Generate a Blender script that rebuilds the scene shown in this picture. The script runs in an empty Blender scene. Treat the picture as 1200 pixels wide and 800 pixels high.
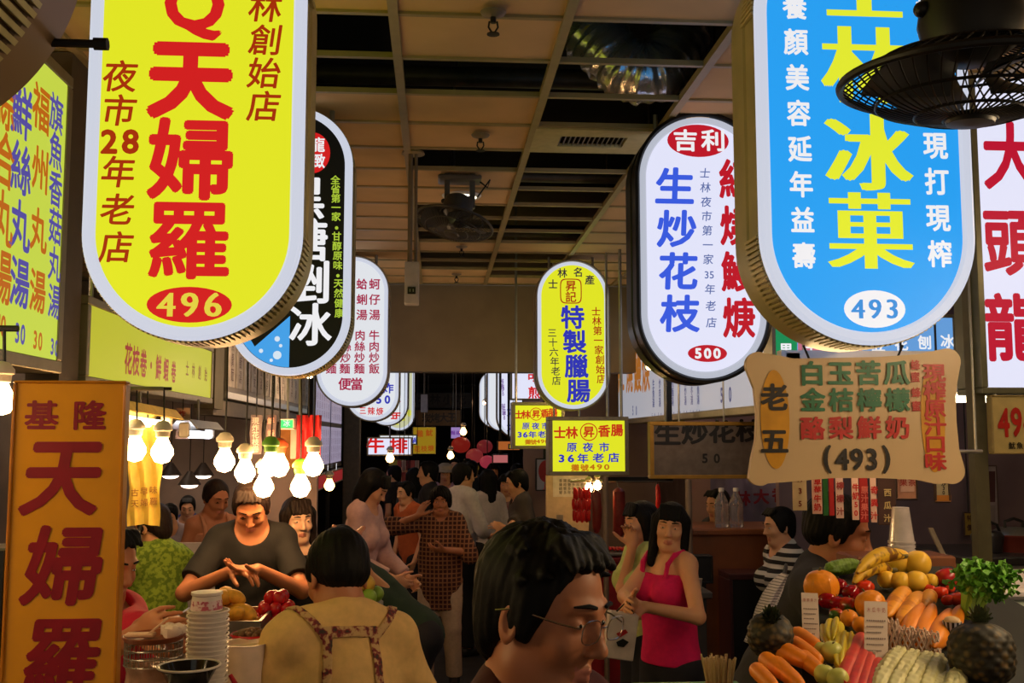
import bpy, math, random, os
import numpy as np
from mathutils import Vector, Matrix
random.seed(7); RNG = np.random.default_rng(7)
SC = bpy.context.scene; COL = SC.collection
rad = math.radians; PI = math.pi

# ---------------------------------------------------------------- camera, world, exposure
FPX = 1200.0
EYE = Vector((0.0, 0.0, 1.9))
YAW, PITCH = math.atan(88/1200*math.cos(math.atan(114/1200))), math.atan(114/1200)
cam_data = bpy.data.cameras.new('camera'); cam_data.sensor_width = 36; cam_data.lens = 36*FPX/1200
cam_data.clip_start = 0.05; cam_data.clip_end = 200
cam = bpy.data.objects.new('camera', cam_data); COL.objects.link(cam)
cam.location = EYE; cam.rotation_euler = (PI/2+PITCH, 0, -YAW)
SC.camera = cam
world = bpy.data.worlds.new('world'); SC.world = world; world.use_nodes = True
bg = world.node_tree.nodes['Background']
bg.inputs['Color'].default_value = (1.0, 0.82, 0.62, 1); bg.inputs['Strength'].default_value = 0.2
SC.view_settings.view_transform = 'Standard'; SC.view_settings.look = 'None'
SC.view_settings.gamma = 1; SC.view_settings.use_curve_mapping = False
SC.view_settings.exposure = 0.0
try:
    SC.cycles.max_bounces = 6; SC.cycles.diffuse_bounces = 3; SC.cycles.glossy_bounces = 3
    SC.cycles.transmission_bounces = 6; SC.cycles.transparent_max_bounces = 8
    SC.cycles.sample_clamp_indirect = 3.0; SC.cycles.use_denoising = True
except Exception: pass

CF = Vector((math.sin(YAW)*math.cos(PITCH), math.cos(YAW)*math.cos(PITCH), math.sin(PITCH)))
CR = Vector((math.cos(YAW), -math.sin(YAW), 0)); CU = CR.cross(CF)
def ray(px, py): return CF*FPX + CR*(px-600) + CU*(400-py)
def P(px, py, Y):                      # the point at depth Y down the aisle seen at a pixel
    d = ray(px, py); return EYE + d*((Y-EYE.y)/d.y)
def PX(px, py, X):                     # the same on a plane along the aisle
    d = ray(px, py); return EYE + d*((X-EYE.x)/d.x)
def PZ(px, py, Z):
    d = ray(px, py); return EYE + d*((Z-EYE.z)/d.z)
def gx(px, Y): return P(px, 514, Y).x
def gz(px, py, Y): return P(px, py, Y).z
def mpp(Y): return Y/FPX               # metres per pixel at depth Y

# ---------------------------------------------------------------- materials
def lin(c):
    return tuple(((v/255)/12.92 if v/255 <= .04045 else ((v/255+.055)/1.055)**2.4) for v in c)
MATS = {}
def mat(name, rgb, rough=.55, metal=0., var=.12, scale=18., bump=0., emit=0., trans=0., alpha=1., sss=0., ior=1.45, spec=.5):
    if name in MATS: return MATS[name]
    m = bpy.data.materials.new(name); m.use_nodes = True; MATS[name] = m
    nt = m.node_tree; b = nt.nodes['Principled BSDF']; c = lin(rgb)
    b.inputs['Roughness'].default_value = rough; b.inputs['Metallic'].default_value = metal
    b.inputs['IOR'].default_value = ior; b.inputs['Specular IOR Level'].default_value = spec
    if trans: b.inputs['Transmission Weight'].default_value = trans
    if alpha < 1: b.inputs['Alpha'].default_value = alpha
    tc = nt.nodes.new('ShaderNodeTexCoord'); nz = nt.nodes.new('ShaderNodeTexNoise')
    nz.inputs['Scale'].default_value = scale; nz.inputs['Detail'].default_value = 4
    nt.links.new(tc.outputs['Object'], nz.inputs['Vector'])
    rp = nt.nodes.new('ShaderNodeValToRGB')
    rp.color_ramp.elements[0].position = .3; rp.color_ramp.elements[1].position = .7
    rp.color_ramp.elements[0].color = (*[v*(1-var) for v in c], 1); rp.color_ramp.elements[1].color = (*[min(1, v*(1+var)) for v in c], 1)
    nt.links.new(nz.outputs['Fac'], rp.inputs['Fac']); nt.links.new(rp.outputs['Color'], b.inputs['Base Color'])
    if bump:
        bp = nt.nodes.new('ShaderNodeBump'); bp.inputs['Strength'].default_value = bump; bp.inputs['Distance'].default_value = .01
        nt.links.new(nz.outputs['Fac'], bp.inputs['Height']); nt.links.new(bp.outputs['Normal'], b.inputs['Normal'])
    if sss:
        b.inputs['Subsurface Weight'].default_value = sss; b.inputs['Subsurface Radius'].default_value = (.012, .004, .002)
        b.inputs['Subsurface Scale'].default_value = .5
    if emit:
        b.inputs['Emission Color'].default_value = (*c, 1); b.inputs['Emission Strength'].default_value = emit
    return m
def glow(name, rgb, s=1.0, sample=True):          # backlit acrylic, tubes and bulbs
    if name in MATS: return MATS[name]
    m = mat(name, rgb, rough=.45, var=.02, scale=6, spec=.25)
    b = m.node_tree.nodes['Principled BSDF']; c = lin(rgb)
    b.inputs['Emission Color'].default_value = (*c, 1); b.inputs['Emission Strength'].default_value = s
    for l in list(m.node_tree.links):
        if l.to_socket.name == 'Base Color': m.node_tree.links.remove(l)
    b.inputs['Base Color'].default_value = (*[v*.12 for v in c], 1)
    try: m.cycles.emission_sampling = 'AUTO' if sample else 'NONE'
    except Exception: pass
    return m
def pattern(name, a, b_, kind, scale=20., rough=.8, c3=None):
    """cloth and skin-of-fruit patterns: check, stripes, speckle, floral"""
    if name in MATS: return MATS[name]
    m = mat(name, a, rough=rough, var=.08, scale=30); nt = m.node_tree; bs = nt.nodes['Principled BSDF']
    tc = nt.nodes.new('ShaderNodeTexCoord')
    def L(o, i): nt.links.new(o, i)
    rp = nt.nodes.new('ShaderNodeValToRGB'); e = rp.color_ramp.elements
    e[0].color = (*lin(a), 1); e[1].color = (*lin(b_), 1)
    if kind in ('check', 'hstripe', 'lines'):
        sp = nt.nodes.new('ShaderNodeSeparateXYZ'); L(tc.outputs['Object'], sp.inputs[0])
        outs = []
        for ax in (('X', 'Z', 'Y') if kind == 'check' else ('Z',)):
            mu = nt.nodes.new('ShaderNodeMath'); mu.operation = 'MULTIPLY'; mu.inputs[1].default_value = scale; L(sp.outputs[ax], mu.inputs[0])
            fr = nt.nodes.new('ShaderNodeMath'); fr.operation = 'FRACT'; L(mu.outputs[0], fr.inputs[0])
            gt = nt.nodes.new('ShaderNodeMath'); gt.operation = 'GREATER_THAN'; gt.inputs[1].default_value = .7 if kind != 'hstripe' else .5
            L(fr.outputs[0], gt.inputs[0]); outs.append(gt.outputs[0])
        o = outs[0]
        for q in outs[1:2]:
            ad = nt.nodes.new('ShaderNodeMath'); ad.operation = 'MAXIMUM'; L(o, ad.inputs[0]); L(q, ad.inputs[1]); o = ad.outputs[0]
        L(o, rp.inputs['Fac'])
    else:
        v = nt.nodes.new('ShaderNodeTexVoronoi' if kind == 'cells' else 'ShaderNodeTexNoise'); v.inputs['Scale'].default_value = scale
        L(tc.outputs['Object'], v.inputs['Vector']); L(v.outputs['Distance' if kind == 'cells' else 'Fac'], rp.inputs['Fac'])
        e[0].position, e[1].position = (.15, .5) if kind == 'cells' else (.46, .56)
        if c3: n = rp.color_ramp.elements.new(.68); n.color = (*lin(c3), 1)
    L(rp.outputs['Color'], bs.inputs['Base Color'])
    return m

# ---------------------------------------------------------------- mesh building
class MB:
    def __init__(s): s.v, s.f, s.mi, s.cur = [], [], [], 0
    def add(s, vs, fs):
        n = len(s.v); s.v.extend(Vector(v) for v in vs); s.f.extend([tuple(i+n for i in f) for f in fs]); s.mi.extend([s.cur]*len(fs)); return s
    def box(s, c, d, M=None, bev=0.):
        x, y, z = (q/2 for q in d); c = Vector(c)
        if bev > 0:
            vs, fs = [], []; b = min(bev, x*.9, y*.9, z*.9)
            for sz in (-1, 1):
                for (ix, iz) in ((b, 0), (0, b)) if sz < 0 else ((0, b), (b, 0)):
                    X, Yy, Z = x-ix, y-ix, sz*(z-iz)
                    q = b*.6 if ix == 0 else b*.3
                    vs += [(-X+q, -Yy, Z), (X-q, -Yy, Z), (X, -Yy+q, Z), (X, Yy-q, Z), (X-q, Yy, Z), (-X+q, Yy, Z), (-X, Yy-q, Z), (-X, -Yy+q, Z)]
            for k in range(3):
                for i in range(8): j = (i+1) % 8; fs.append((k*8+i, k*8+j, k*8+8+j, k*8+8+i))
            fs += [tuple(range(7, -1, -1)), tuple(range(24, 32))]
        else:
            vs = [(a*x, b2*y, e*z) for e in (-1, 1) for a, b2 in ((-1, -1), (1, -1), (1, 1), (-1, 1))]
            fs = [(3, 2, 1, 0), (4, 5, 6, 7), (0, 1, 5, 4), (1, 2, 6, 5), (2, 3, 7, 6), (3, 0, 4, 7)]
        return s.add([(M @ Vector(v) if M else Vector(v))+c for v in vs], fs)
    def loft(s, loops, cap0=True, cap1=True):
        n = len(loops[0]); vs = [v for l in loops for v in l]; fs = []
        for k in range(len(loops)-1):
            for i in range(n): j = (i+1) % n; fs.append((k*n+i, k*n+j, (k+1)*n+j, (k+1)*n+i))
        if cap0: fs.append(tuple(range(n-1, -1, -1)))
        if cap1: fs.append(tuple(range((len(loops)-1)*n, len(loops)*n)))
        return s.add(vs, fs)
    def tube(s, pts, r, n=8, caps=True):
        pts = [Vector(p) for p in pts]; rs = r if hasattr(r, '__len__') else [r]*len(pts); loops = []; up = None
        for i, p in enumerate(pts):
            t = (pts[min(i+1, len(pts)-1)]-pts[max(i-1, 0)]).normalized()
            if up is None: up = t.orthogonal().normalized()
            else:
                up = (up-t*up.dot(t)); up = up.normalized() if up.length > 1e-6 else t.orthogonal().normalized()
            w = t.cross(up); loops.append([p+(up*math.cos(2*PI*k/n)+w*math.sin(2*PI*k/n))*rs[i] for k in range(n)])
        return s.loft(loops, caps, caps)
    def lathe(s, prof, c=(0, 0, 0), n=20, M=None, caps=True, fn=None):
        loops = []
        for r, z in prof:
            l = []
            for k in range(n):
                a = 2*PI*k/n; q = r*(fn(a, z) if fn else 1); v = Vector((q*math.cos(a), q*math.sin(a), z)); l.append((M @ v if M else v)+Vector(c))
            loops.append(l)
        return s.loft(loops, caps, caps)
    def ball(s, c, r, n=14, m=9, M=None, fn=None):
        if not hasattr(r, '__len__'): r = (r, r, r)
        loops = []
        for j in range(m+1):
            t = PI*(j+.02 if j == 0 else j-.02 if j == m else j)/m; l = []
            for k in range(n):
                a = 2*PI*k/n; v = Vector((math.sin(t)*math.cos(a), math.sin(t)*math.sin(a), -math.cos(t))); q = fn(v) if fn else 1
                v = Vector((v.x*r[0]*q, v.y*r[1]*q, v.z*r[2]*q)); l.append((M @ v if M else v)+Vector(c))
            loops.append(l)
        return s.loft(loops)
    def poly(s, pts, d0, d1):        # outline (list of 3D points) swept from offset d0 to d1
        d0, d1 = Vector(d0), Vector(d1); return s.loft([[Vector(p)+d0 for p in pts], [Vector(p)+d1 for p in pts]])
    def build(s, name, m, parent=None, smooth=False, loc=None, kind=None):
        me = bpy.data.meshes.new(name); me.from_pydata(s.v, [], s.f)
        for q in (m if isinstance(m, (list, tuple)) else [m]): me.materials.append(q)
        if any(s.mi): me.polygons.foreach_set('material_index', s.mi)
        if smooth:
            me.polygons.foreach_set('use_smooth', [True]*len(s.f))
            try: me.set_sharp_from_angle(angle=rad(smooth if smooth is not True else 40))
            except Exception: pass
        me.update(); o = bpy.data.objects.new(name, me); COL.objects.link(o)
        if parent: o.parent = parent
        if loc is not None: o.location = loc
        if kind: o['kind'] = kind
        return o
def tag(o, label=None, cat=None, group=None, kind=None):
    for k, v in (('label', label), ('category', cat), ('group', group), ('kind', kind)):
        if v: o[k] = v
    return o
def thing(name, label, cat, loc=(0, 0, 0), group=None, rz=0):
    o = bpy.data.objects.new(name, None); COL.objects.link(o); o.empty_display_size = .05
    o.location = loc; o.rotation_euler = (0, 0, rz); return tag(o, label, cat, group)
def dup(o, loc=None, rot=None, label=None, group=None, parent=None, scale=None):
    c = o.copy(); COL.objects.link(c)
    if parent: c.parent = parent
    if loc is not None: c.location = loc
    if rot is not None: c.rotation_euler = rot
    if scale is not None: c.scale = scale if hasattr(scale, '__len__') else (scale,)*3
    if label: c['label'] = label
    if group: c['group'] = group
    for ch in list(o.children): dup(ch, parent=c)
    return c

# ---------------------------------------------------------------- lettering
GLYPH = {}
def glyph(ch):
    if ch in GLYPH: return GLYPH[ch]
    cu = bpy.data.curves.new('glyph', 'FONT'); cu.body = ch; cu.size = 1; cu.resolution_u = 3
    o = bpy.data.objects.new('glyph', cu); COL.objects.link(o)
    me = bpy.data.meshes.new_from_object(o.evaluated_get(bpy.context.evaluated_depsgraph_get()))
    v = np.zeros(len(me.vertices)*3); me.vertices.foreach_get('co', v); v = v.reshape(-1, 3)[:, :2]
    f = [tuple(p.vertices) for p in me.polygons]
    bpy.data.objects.remove(o); bpy.data.curves.remove(cu); bpy.data.meshes.remove(me)
    if len(v): v = v-(v.max(0)+v.min(0))/2 if ord(ch) < 0x2000 else v-np.array([v[:, 0].mean()*0+.5*(v[:, 0].max()+v[:, 0].min()), .36])
    s = 1/.95 if ord(ch) >= 0x2000 else 1.0
    GLYPH[ch] = (v*s, f); return GLYPH[ch]
BOLD8 = [(math.cos(k*PI/4), math.sin(k*PI/4)) for k in range(8)]
class Letters:
    """writing on one plane: pt(px,py) gives the point, rt/up the plane's axes, nrm points to the reader"""
    def __init__(s, plane, val, lift=.002):
        s.plane, s.val = plane, val
        s.rt = Vector((1, 0, 0)) if plane == 'Y' else Vector((0, 1, 0)) if plane == 'L' else Vector((0, -1, 0))
        s.nrm = Vector((0, -1, 0)) if plane == 'Y' else Vector((1, 0, 0)) if plane == 'L' else Vector((-1, 0, 0))
        s.lift = lift; s.mb = MB(); s.done = []
    def new(s):                              # each line of writing and each printed shape is a part of its own
        if s.mb.v: s.done.append(s.mb); s.mb = MB()
    def pt(s, px, py): return P(px, py, s.val) if s.plane == 'Y' else PX(px, py, s.val)
    def line(s, text, x0, y0, x1, y1, size, bold=0., sx=1., song=0., slant=0., size1=None):
        """characters centred from (x0,y0) to (x1,y1), size in pixels of height; bold/song thicken the strokes (fraction of size)"""
        s.new(); n = len(text)
        for i, ch in enumerate(text):
            if ch in ' \u3000': continue
            t = i/(n-1) if n > 1 else 0
            px, py = x0+(x1-x0)*t, y0+(y1-y0)*t; sz = size+((size1 or size)-size)*t
            c = s.pt(px, py); h = (s.pt(px, py-sz/2)-s.pt(px, py+sz/2)).length
            v, f = glyph(ch)
            if not len(v): continue
            v = v.copy()
            if slant: v[:, 0] += v[:, 1]*slant
            offs = [(0, 0)]
            if bold: offs += [(a*bold, b*bold) for a, b in BOLD8]
            if song: offs += [(-song, 0), (-song*.5, 0), (song*.5, 0), (song, 0)]
            for q_, (a, b) in enumerate(offs):
                base = c+s.nrm*(s.lift+.00006*q_)
                s.mb.add([base+s.rt*((q[0]+a)*h*sx)+Vector((0, 0, 1))*((q[1]+b)*h) for q in v], f)
        return s
    def oval(s, px, py, rx, ry, n=32, dz=0.):
        s.new(); c = s.pt(px, py); a = (s.pt(px+rx, py)-s.pt(px-rx, py)).length/2; b = (s.pt(px, py-ry)-s.pt(px, py+ry)).length/2
        s.mb.add([c+s.nrm*(s.lift+dz)+s.rt*(a*math.cos(2*PI*k/n))+Vector((0, 0, b*math.sin(2*PI*k/n))) for k in range(n)], [tuple(range(n))]); return s
    def ring(s, px, py, rx, ry, w, n=32, sq=0):
        s.new(); c = s.pt(px, py); k1 = mpp(c.y); vs = []
        for q in (0, w*k1):
            for k in range(n):
                a = 2*PI*k/n; e = 1 if not sq else 2/sq
                ca, sa = math.cos(a), math.sin(a)
                vs.append(c+s.nrm*s.lift+s.rt*((rx*k1-q)*math.copysign(abs(ca)**e, ca))+Vector((0, 0, (ry*k1-q)*math.copysign(abs(sa)**e, sa))))
        s.mb.add(vs, [(i, (i+1) % n, n+(i+1) % n, n+i) for i in range(n)]); return s
    def rect(s, x0, y0, x1, y1):
        s.new()
        s.mb.add([s.pt(x0, y1)+s.nrm*s.lift, s.pt(x1, y1)+s.nrm*s.lift, s.pt(x1, y0)+s.nrm*s.lift, s.pt(x0, y0)+s.nrm*s.lift], [(0, 1, 2, 3)]); return s
    def poly(s, pts):
        s.new(); s.mb.add([s.pt(*p)+s.nrm*s.lift for p in pts], [tuple(range(len(pts)))]); return s
    def build(s, name, m, root):
        s.new()
        for b in s.done:
            for v in b.v: v -= root.location
            o = b.build(name, m, root)
        return o

# ---------------------------------------------------------------- smooth solids: signed-distance shapes meshed by surface nets
def smin(a, b, k):
    if k <= 0: return np.minimum(a, b)
    h = np.maximum(k-np.abs(a-b), 0)/k; return np.minimum(a, b)-h*h*k*.25
class SD:
    def __init__(s): s.ops = []
    def cap(s, a, b, ra, rb=None, k=.02, clip=None, sub=False):
        s.ops.append(('c', np.array(a, np.float32), np.array(b, np.float32), ra, ra if rb is None else rb, k, clip, sub)); return s
    def ell(s, c, r, M=None, k=.02, clip=None, sub=False):
        s.ops.append(('e', np.array(c, np.float32), np.array(r, np.float32), None if M is None else np.array(M, np.float32), 0, k, clip, sub)); return s
    def one(s, op, p):
        if op[0] == 'c':
            _, a, b, ra, rb = op[:5]; ba = b-a; pa = p-a; L = max(float(ba@ba), 1e-9)
            h = np.clip(pa@ba/L, 0, 1); d = np.sqrt(((pa-h[:, None]*ba)**2).sum(1))-(ra+(rb-ra)*h)
        else:
            q = p-op[1]
            if op[3] is not None: q = q@op[3]
            k0 = np.sqrt(((q/op[2])**2).sum(1)); k1 = np.sqrt(((q/op[2]**2)**2).sum(1)); d = k0*(k0-1)/np.maximum(k1, 1e-6)
        if op[6] is not None:
            for pt, n in op[6]: d = np.maximum(d, (p-np.array(pt, np.float32))@np.array(n, np.float32))
        return d
    def __call__(s, p, inf=0.):
        d = np.full(len(p), 10., np.float32)
        for op in s.ops:
            e = s.one(op, p)
            if op[7]: d = -smin(-d, e, op[5])
            else: d = smin(d, e-inf, op[5])
        return d
    def bounds(s, pad=.03):
        lo, hi = [], []
        for op in s.ops:
            if op[7]: continue
            if op[0] == 'c':
                r = max(op[3], op[4]); lo.append(np.minimum(op[1], op[2])-r); hi.append(np.maximum(op[1], op[2])+r)
            else: r = op[2].max(); lo.append(op[1]-r); hi.append(op[1]+r)
        return np.min(lo, 0)-pad, np.max(hi, 0)+pad
def nets(f, lo, hi, h, B=4):
    lo = np.array(lo, float); n = np.maximum(np.ceil((np.array(hi)-lo)/(h*B)).astype(int), 1)
    g = np.stack(np.meshgrid(*[np.arange(k) for k in n], indexing='ij'), -1).reshape(-1, 3)
    cd = f((lo+(g+.5)*B*h).astype(np.float32)).reshape(n)
    act = np.abs(cd) < B*h*1.25
    V = np.repeat(np.repeat(np.repeat(cd, B, 0), B, 1), B, 2).astype(np.float32)
    A = np.repeat(np.repeat(np.repeat(act, B, 0), B, 1), B, 2)
    idx = np.argwhere(A)
    for i in range(0, len(idx), 400000):
        q = idx[i:i+400000]; V[q[:, 0], q[:, 1], q[:, 2]] = f((lo+(q+.5)*h).astype(np.float32))
    V[0], V[-1], V[:, 0], V[:, -1], V[:, :, 0], V[:, :, -1] = (1.,)*6
    S = V < 0; d = np.array(V.shape)-1
    def cor(a, i, j, k): return a[i:i+d[0], j:j+d[1], k:k+d[2]]
    cnt = sum(cor(S, i, j, k).astype(np.int8) for i in (0, 1) for j in (0, 1) for k in (0, 1))
    M = (cnt > 0) & (cnt < 8); cells = np.argwhere(M); N = len(cells)
    ID = np.full(M.shape, -1, np.int64); ID[M] = np.arange(N)
    acc = np.zeros((N, 3)); w = np.zeros(N)
    vv = {(i, j, k): cor(V, i, j, k)[M] for i in (0, 1) for j in (0, 1) for k in (0, 1)}
    for ax in range(3):
        for u in (0, 1):
            for t in (0, 1):
                a = [0, 0, 0]; o = [q for q in range(3) if q != ax]; a[o[0]] = u; a[o[1]] = t; b = list(a); b[ax] = 1
                va, vb = vv[tuple(a)], vv[tuple(b)]; cr = (va < 0) != (vb < 0)
                tt = np.where(cr, va/np.where(cr, va-vb, 1), 0)
                p = np.tile(np.array(a, float), (N, 1)); p[:, ax] += tt
                acc += p*cr[:, None]; w += cr
    verts = lo+(cells+.5+acc/w[:, None])*h
    faces = []
    for ax in range(3):
        o = [(1, 2), (2, 0), (0, 1)][ax]
        s0 = [slice(1, -1)]*3; s0[ax] = slice(0, -1); s1 = list(s0); s1[ax] = slice(1, None)
        a, b = S[tuple(s0)], S[tuple(s1)]
        for inside, flip in ((a & ~b, False), (~a & b, True)):
            e = np.argwhere(inside)
            if not len(e): continue
            base = e.copy(); base[:, o[0]] += 1; base[:, o[1]] += 1
            q = []
            for du, dv in ((0, 0), (-1, 0), (-1, -1), (0, -1)):
                c = base.copy(); c[:, o[0]] += du; c[:, o[1]] += dv; q.append(ID[c[:, 0], c[:, 1], c[:, 2]])
            q = np.stack(q, 1); faces.append(q[:, ::-1] if flip else q)
    faces = np.concatenate(faces) if faces else np.zeros((0, 4), int)
    return verts, faces[(faces >= 0).all(1)]
def net_object(name, f, lo, hi, h, mats, parent=None, matfn=None, loc=None):
    v, q = nets(f, lo, hi, h)
    me = bpy.data.meshes.new(name); me.vertices.add(len(v)); me.vertices.foreach_set('co', v.astype(np.float32).ravel())
    me.loops.add(len(q)*4); me.loops.foreach_set('vertex_index', q.astype(np.int32).ravel())
    me.polygons.add(len(q)); me.polygons.foreach_set('loop_start', np.arange(0, len(q)*4, 4, dtype=np.int32))
    me.polygons.foreach_set('use_smooth', np.ones(len(q), bool))
    for m in (mats if isinstance(mats, (list, tuple)) else [mats]): me.materials.append(m)
    if matfn is not None and len(q): me.polygons.foreach_set('material_index', matfn(v[q].mean(1)).astype(np.int32))
    me.update(calc_edges=True); me.validate()
    o = bpy.data.objects.new(name, me); COL.objects.link(o)
    if parent: o.parent = parent
    if loc is not None: o.location = loc
    return o
def wob(p, amp, fr, ph=0.):
    return amp*(np.sin(p[:, 0]*fr+ph+2*np.sin(p[:, 2]*fr*.4))+np.sin(p[:, 1]*fr*.9+p[:, 2]*fr*.6+ph*2)+np.sin(p[:, 2]*fr*.8+p[:, 0]*fr*.5+ph))/3
# ---------------------------------------------------------------- common materials
M_tile = mat('ceiling_board', (204, 168, 122), .85, var=.10, scale=3.0, bump=.05)
M_bar = mat('ceiling_bar', (150, 132, 92), .5, var=.08)
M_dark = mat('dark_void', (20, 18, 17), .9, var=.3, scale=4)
M_beam = mat('beam_paint', (120, 104, 84), .75, var=.08, scale=5)
M_wallw = mat('stained_plaster', (112, 96, 84), .85, var=.2, scale=3)
M_casew = mat('olive_sign_casing', (168, 158, 110), .4, metal=.0, var=.12, scale=9)
M_caseb = mat('black_sign_casing', (22, 22, 24), .3, var=.2)
M_caseg = mat('grey_sign_casing', (140, 130, 112), .4, metal=.0, var=.12)
M_rib = mat('brass_rib', (184, 170, 116), .4, metal=.0, var=.15)
M_rim = glow('rim_acrylic', (205, 210, 226), .95)
M_steel = mat('brushed_steel', (150, 148, 142), .35, metal=.8, var=.1)
M_alu = mat('aluminium_frame', (140, 132, 110), .45, metal=.5, var=.1)
M_black = mat('black_plastic', (14, 14, 15), .45, var=.2)
M_cable = mat('cable_rubber', (20, 20, 20), .6)
M_white = mat('white_plastic', (214, 208, 200), .4, var=.05)
M_wood = mat('brown_laminate', (118, 66, 34), .5, var=.18, scale=5)

# ---------------------------------------------------------------- the hall
CZ = 3.36
fl = MB(); fl.box((0.4, 12, -.02), (9.2, 30, .04)); tag(fl.build('floor', mat('dark_wet_asphalt', (52, 49, 47), .55, var=.35, scale=7, bump=.2)), kind='structure')
XL = [-.16+.605*k for k in range(-6, 8)]
YR = [3.43+.41*k for k in range(-13, 16)]
dark_cells = {0: {0, 1}, 1: {1, 4, 7, 8, 9, 11, 12}, 2: {0, 1, 2, 4, 5, 6, 7, 8, 9, 11, 12, 13}, 3: {4}}
vent_cell = (2, 3)
tl = MB()
for i in range(len(XL)-1):
    c = i-5
    for j in range(len(YR)-1):
        k = j-13
        if k in dark_cells.get(c, ()) or (c, k) == vent_cell: continue
        tl.box(((XL[i]+XL[i+1])/2, (YR[j]+YR[j+1])/2, CZ+.012), (.585, .392, .014))
tag(tl.build('ceiling', M_tile), kind='structure')
gb = MB()
for x in XL: gb.box((x, (YR[0]+YR[-1])/2, CZ+.003), (.034, YR[-1]-YR[0], .03))
for y in YR: gb.box(((XL[0]+XL[-1])/2, y, CZ+.006), (XL[-1]-XL[0], .022, .022))
tag(gb.build('trim_1', M_bar), kind='structure')
pl = MB(); pl.box((.4, 4, 4.35), (9.2, 14, .1)); pl.box((.4, -2.05, 3.88), (9.2, .1, .95))  # unseen rear end piece added to keep world light out above the ceiling
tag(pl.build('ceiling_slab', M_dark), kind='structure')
bm_ = MB(); bm_.box((.4, 9.84, 2.95), (9.2, .24, .83)); bm_.box((.4, 9.84, 3.85), (9.2, .2, .9)); tag(bm_.build('beam', M_beam), kind='structure')
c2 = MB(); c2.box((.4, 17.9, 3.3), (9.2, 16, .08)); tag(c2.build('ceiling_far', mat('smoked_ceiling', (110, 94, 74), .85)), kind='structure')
for nm, x in (('wall_left', -3.5), ('wall_right', 4.4)):
    w = MB(); w.box((x, 12, 2.1), (.1, 28, 4.3)); tag(w.build(nm, M_wallw), kind='structure')
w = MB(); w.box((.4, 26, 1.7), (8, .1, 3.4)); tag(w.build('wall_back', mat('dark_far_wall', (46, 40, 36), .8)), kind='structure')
col = MB(); q = P(413, 514, 15.5); col.box((q.x-.02, 15.7, 1.65), (.24, .3, 3.3), bev=.02); tag(col.build('column', mat('column_paint', (128, 112, 90), .7)), kind='structure')

# pipes above the ceiling
for i, (y, z, r) in enumerate(((3.75, 3.72, .04), (4.98, 3.7, .05), (6.6, 3.62, .04), (8.3, 3.6, .05))):
    b = MB(); b.tube([(-1.6, y, z), (.4, y+.02, z+.01), (2.6, y, z)], r, 10)
    for x in (-1.2, .1, 1.4): b.tube([(x, y, z), (x, y, 4.31)], .008, 6)
    tag(b.build('conduit_pipe', mat('dull_pipe', (84, 78, 70), .5, metal=.5), smooth=True),
        ('dull pipe above the open ceiling cells nearest the silver duct', 'dull pipe crossing behind the first row of ceiling tiles', 'dull pipe above the open cells behind the far fan', 'dull pipe above the open cells just before the beam')[i], 'pipe', 'pipes above the open ceiling')
# silver duct
pts = [P(628, 0, 4.6), P(674, 20, 4.55), P(704, 52, 4.5), P(740, 84, 4.47), P(774, 80, 4.47), P(800, 34, 4.55), P(812, -20, 4.6)]
fine = []
for i in range(len(pts)-1):
    a, b_, c_, d_ = pts[max(i-1, 0)], pts[i], pts[i+1], pts[min(i+2, len(pts)-1)]
    for t in np.linspace(0, 1, 14)[:-1]:
        fine.append(.5*((2*b_)+(c_-a)*t+(2*a-5*b_+4*c_-d_)*t*t+(3*b_-a-3*c_+d_)*t**3))
b = MB(); b.tube(fine, [.135*(1+.06*math.sin(i*2.1)+.04*math.sin(i*.9+1)) for i in range(len(fine))], 22)
for i, v in enumerate(b.v): v += Vector(RNG.normal(0, .0035, 3))
duct = tag(b.build('flexible_duct', mat('crumpled_foil', (236, 232, 226), .24, metal=.8, var=.06, bump=.6, scale=16), smooth=179), 'crumpled silver foil duct bulging above the open ceiling cells', 'duct')
b = MB(); b.tube([P(672, 12, 4.62)+Vector((0, -.15, .02)), P(688, 34, 4.4), P(704, 22, 4.4)], .014, 6); b.build('tape', mat('yellow_tape', (190, 160, 40), .4), duct)
# air vent in its tile
vx0, vx1, vy0, vy1 = XL[7], XL[8], YR[16], YR[17]
t = thing('ceiling_vent', 'cream air vent panel with dark slots in the ceiling behind the silver duct', 'vent', ((vx0+vx1)/2, (vy0+vy1)/2, CZ-.012))
b = MB(); w_, h_ = .585, .392
for sx, sy, cx, cy in ((w_, .11, 0, -h_/2+.055), (w_, .11, 0, h_/2-.055), (.13, h_-.22, -w_/2+.065, 0), (.13, h_-.22, w_/2-.065, 0)): b.box((cx, cy, .008), (sx, sy, .018))
b.build('frame', mat('cream_vent', (176, 160, 112), .5), t)
b = MB(); b.box((0, 0, .03), (.34, .18, .01)); b.build('duct_mouth', M_dark, t)
b = MB()
for k in range(14): b.box((-.155+k*.0238, 0, .012), (.006, .17, .014), M=Matrix.Rotation(.5, 3, 'Y'))
b.build('grille', M_steel, t)
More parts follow.
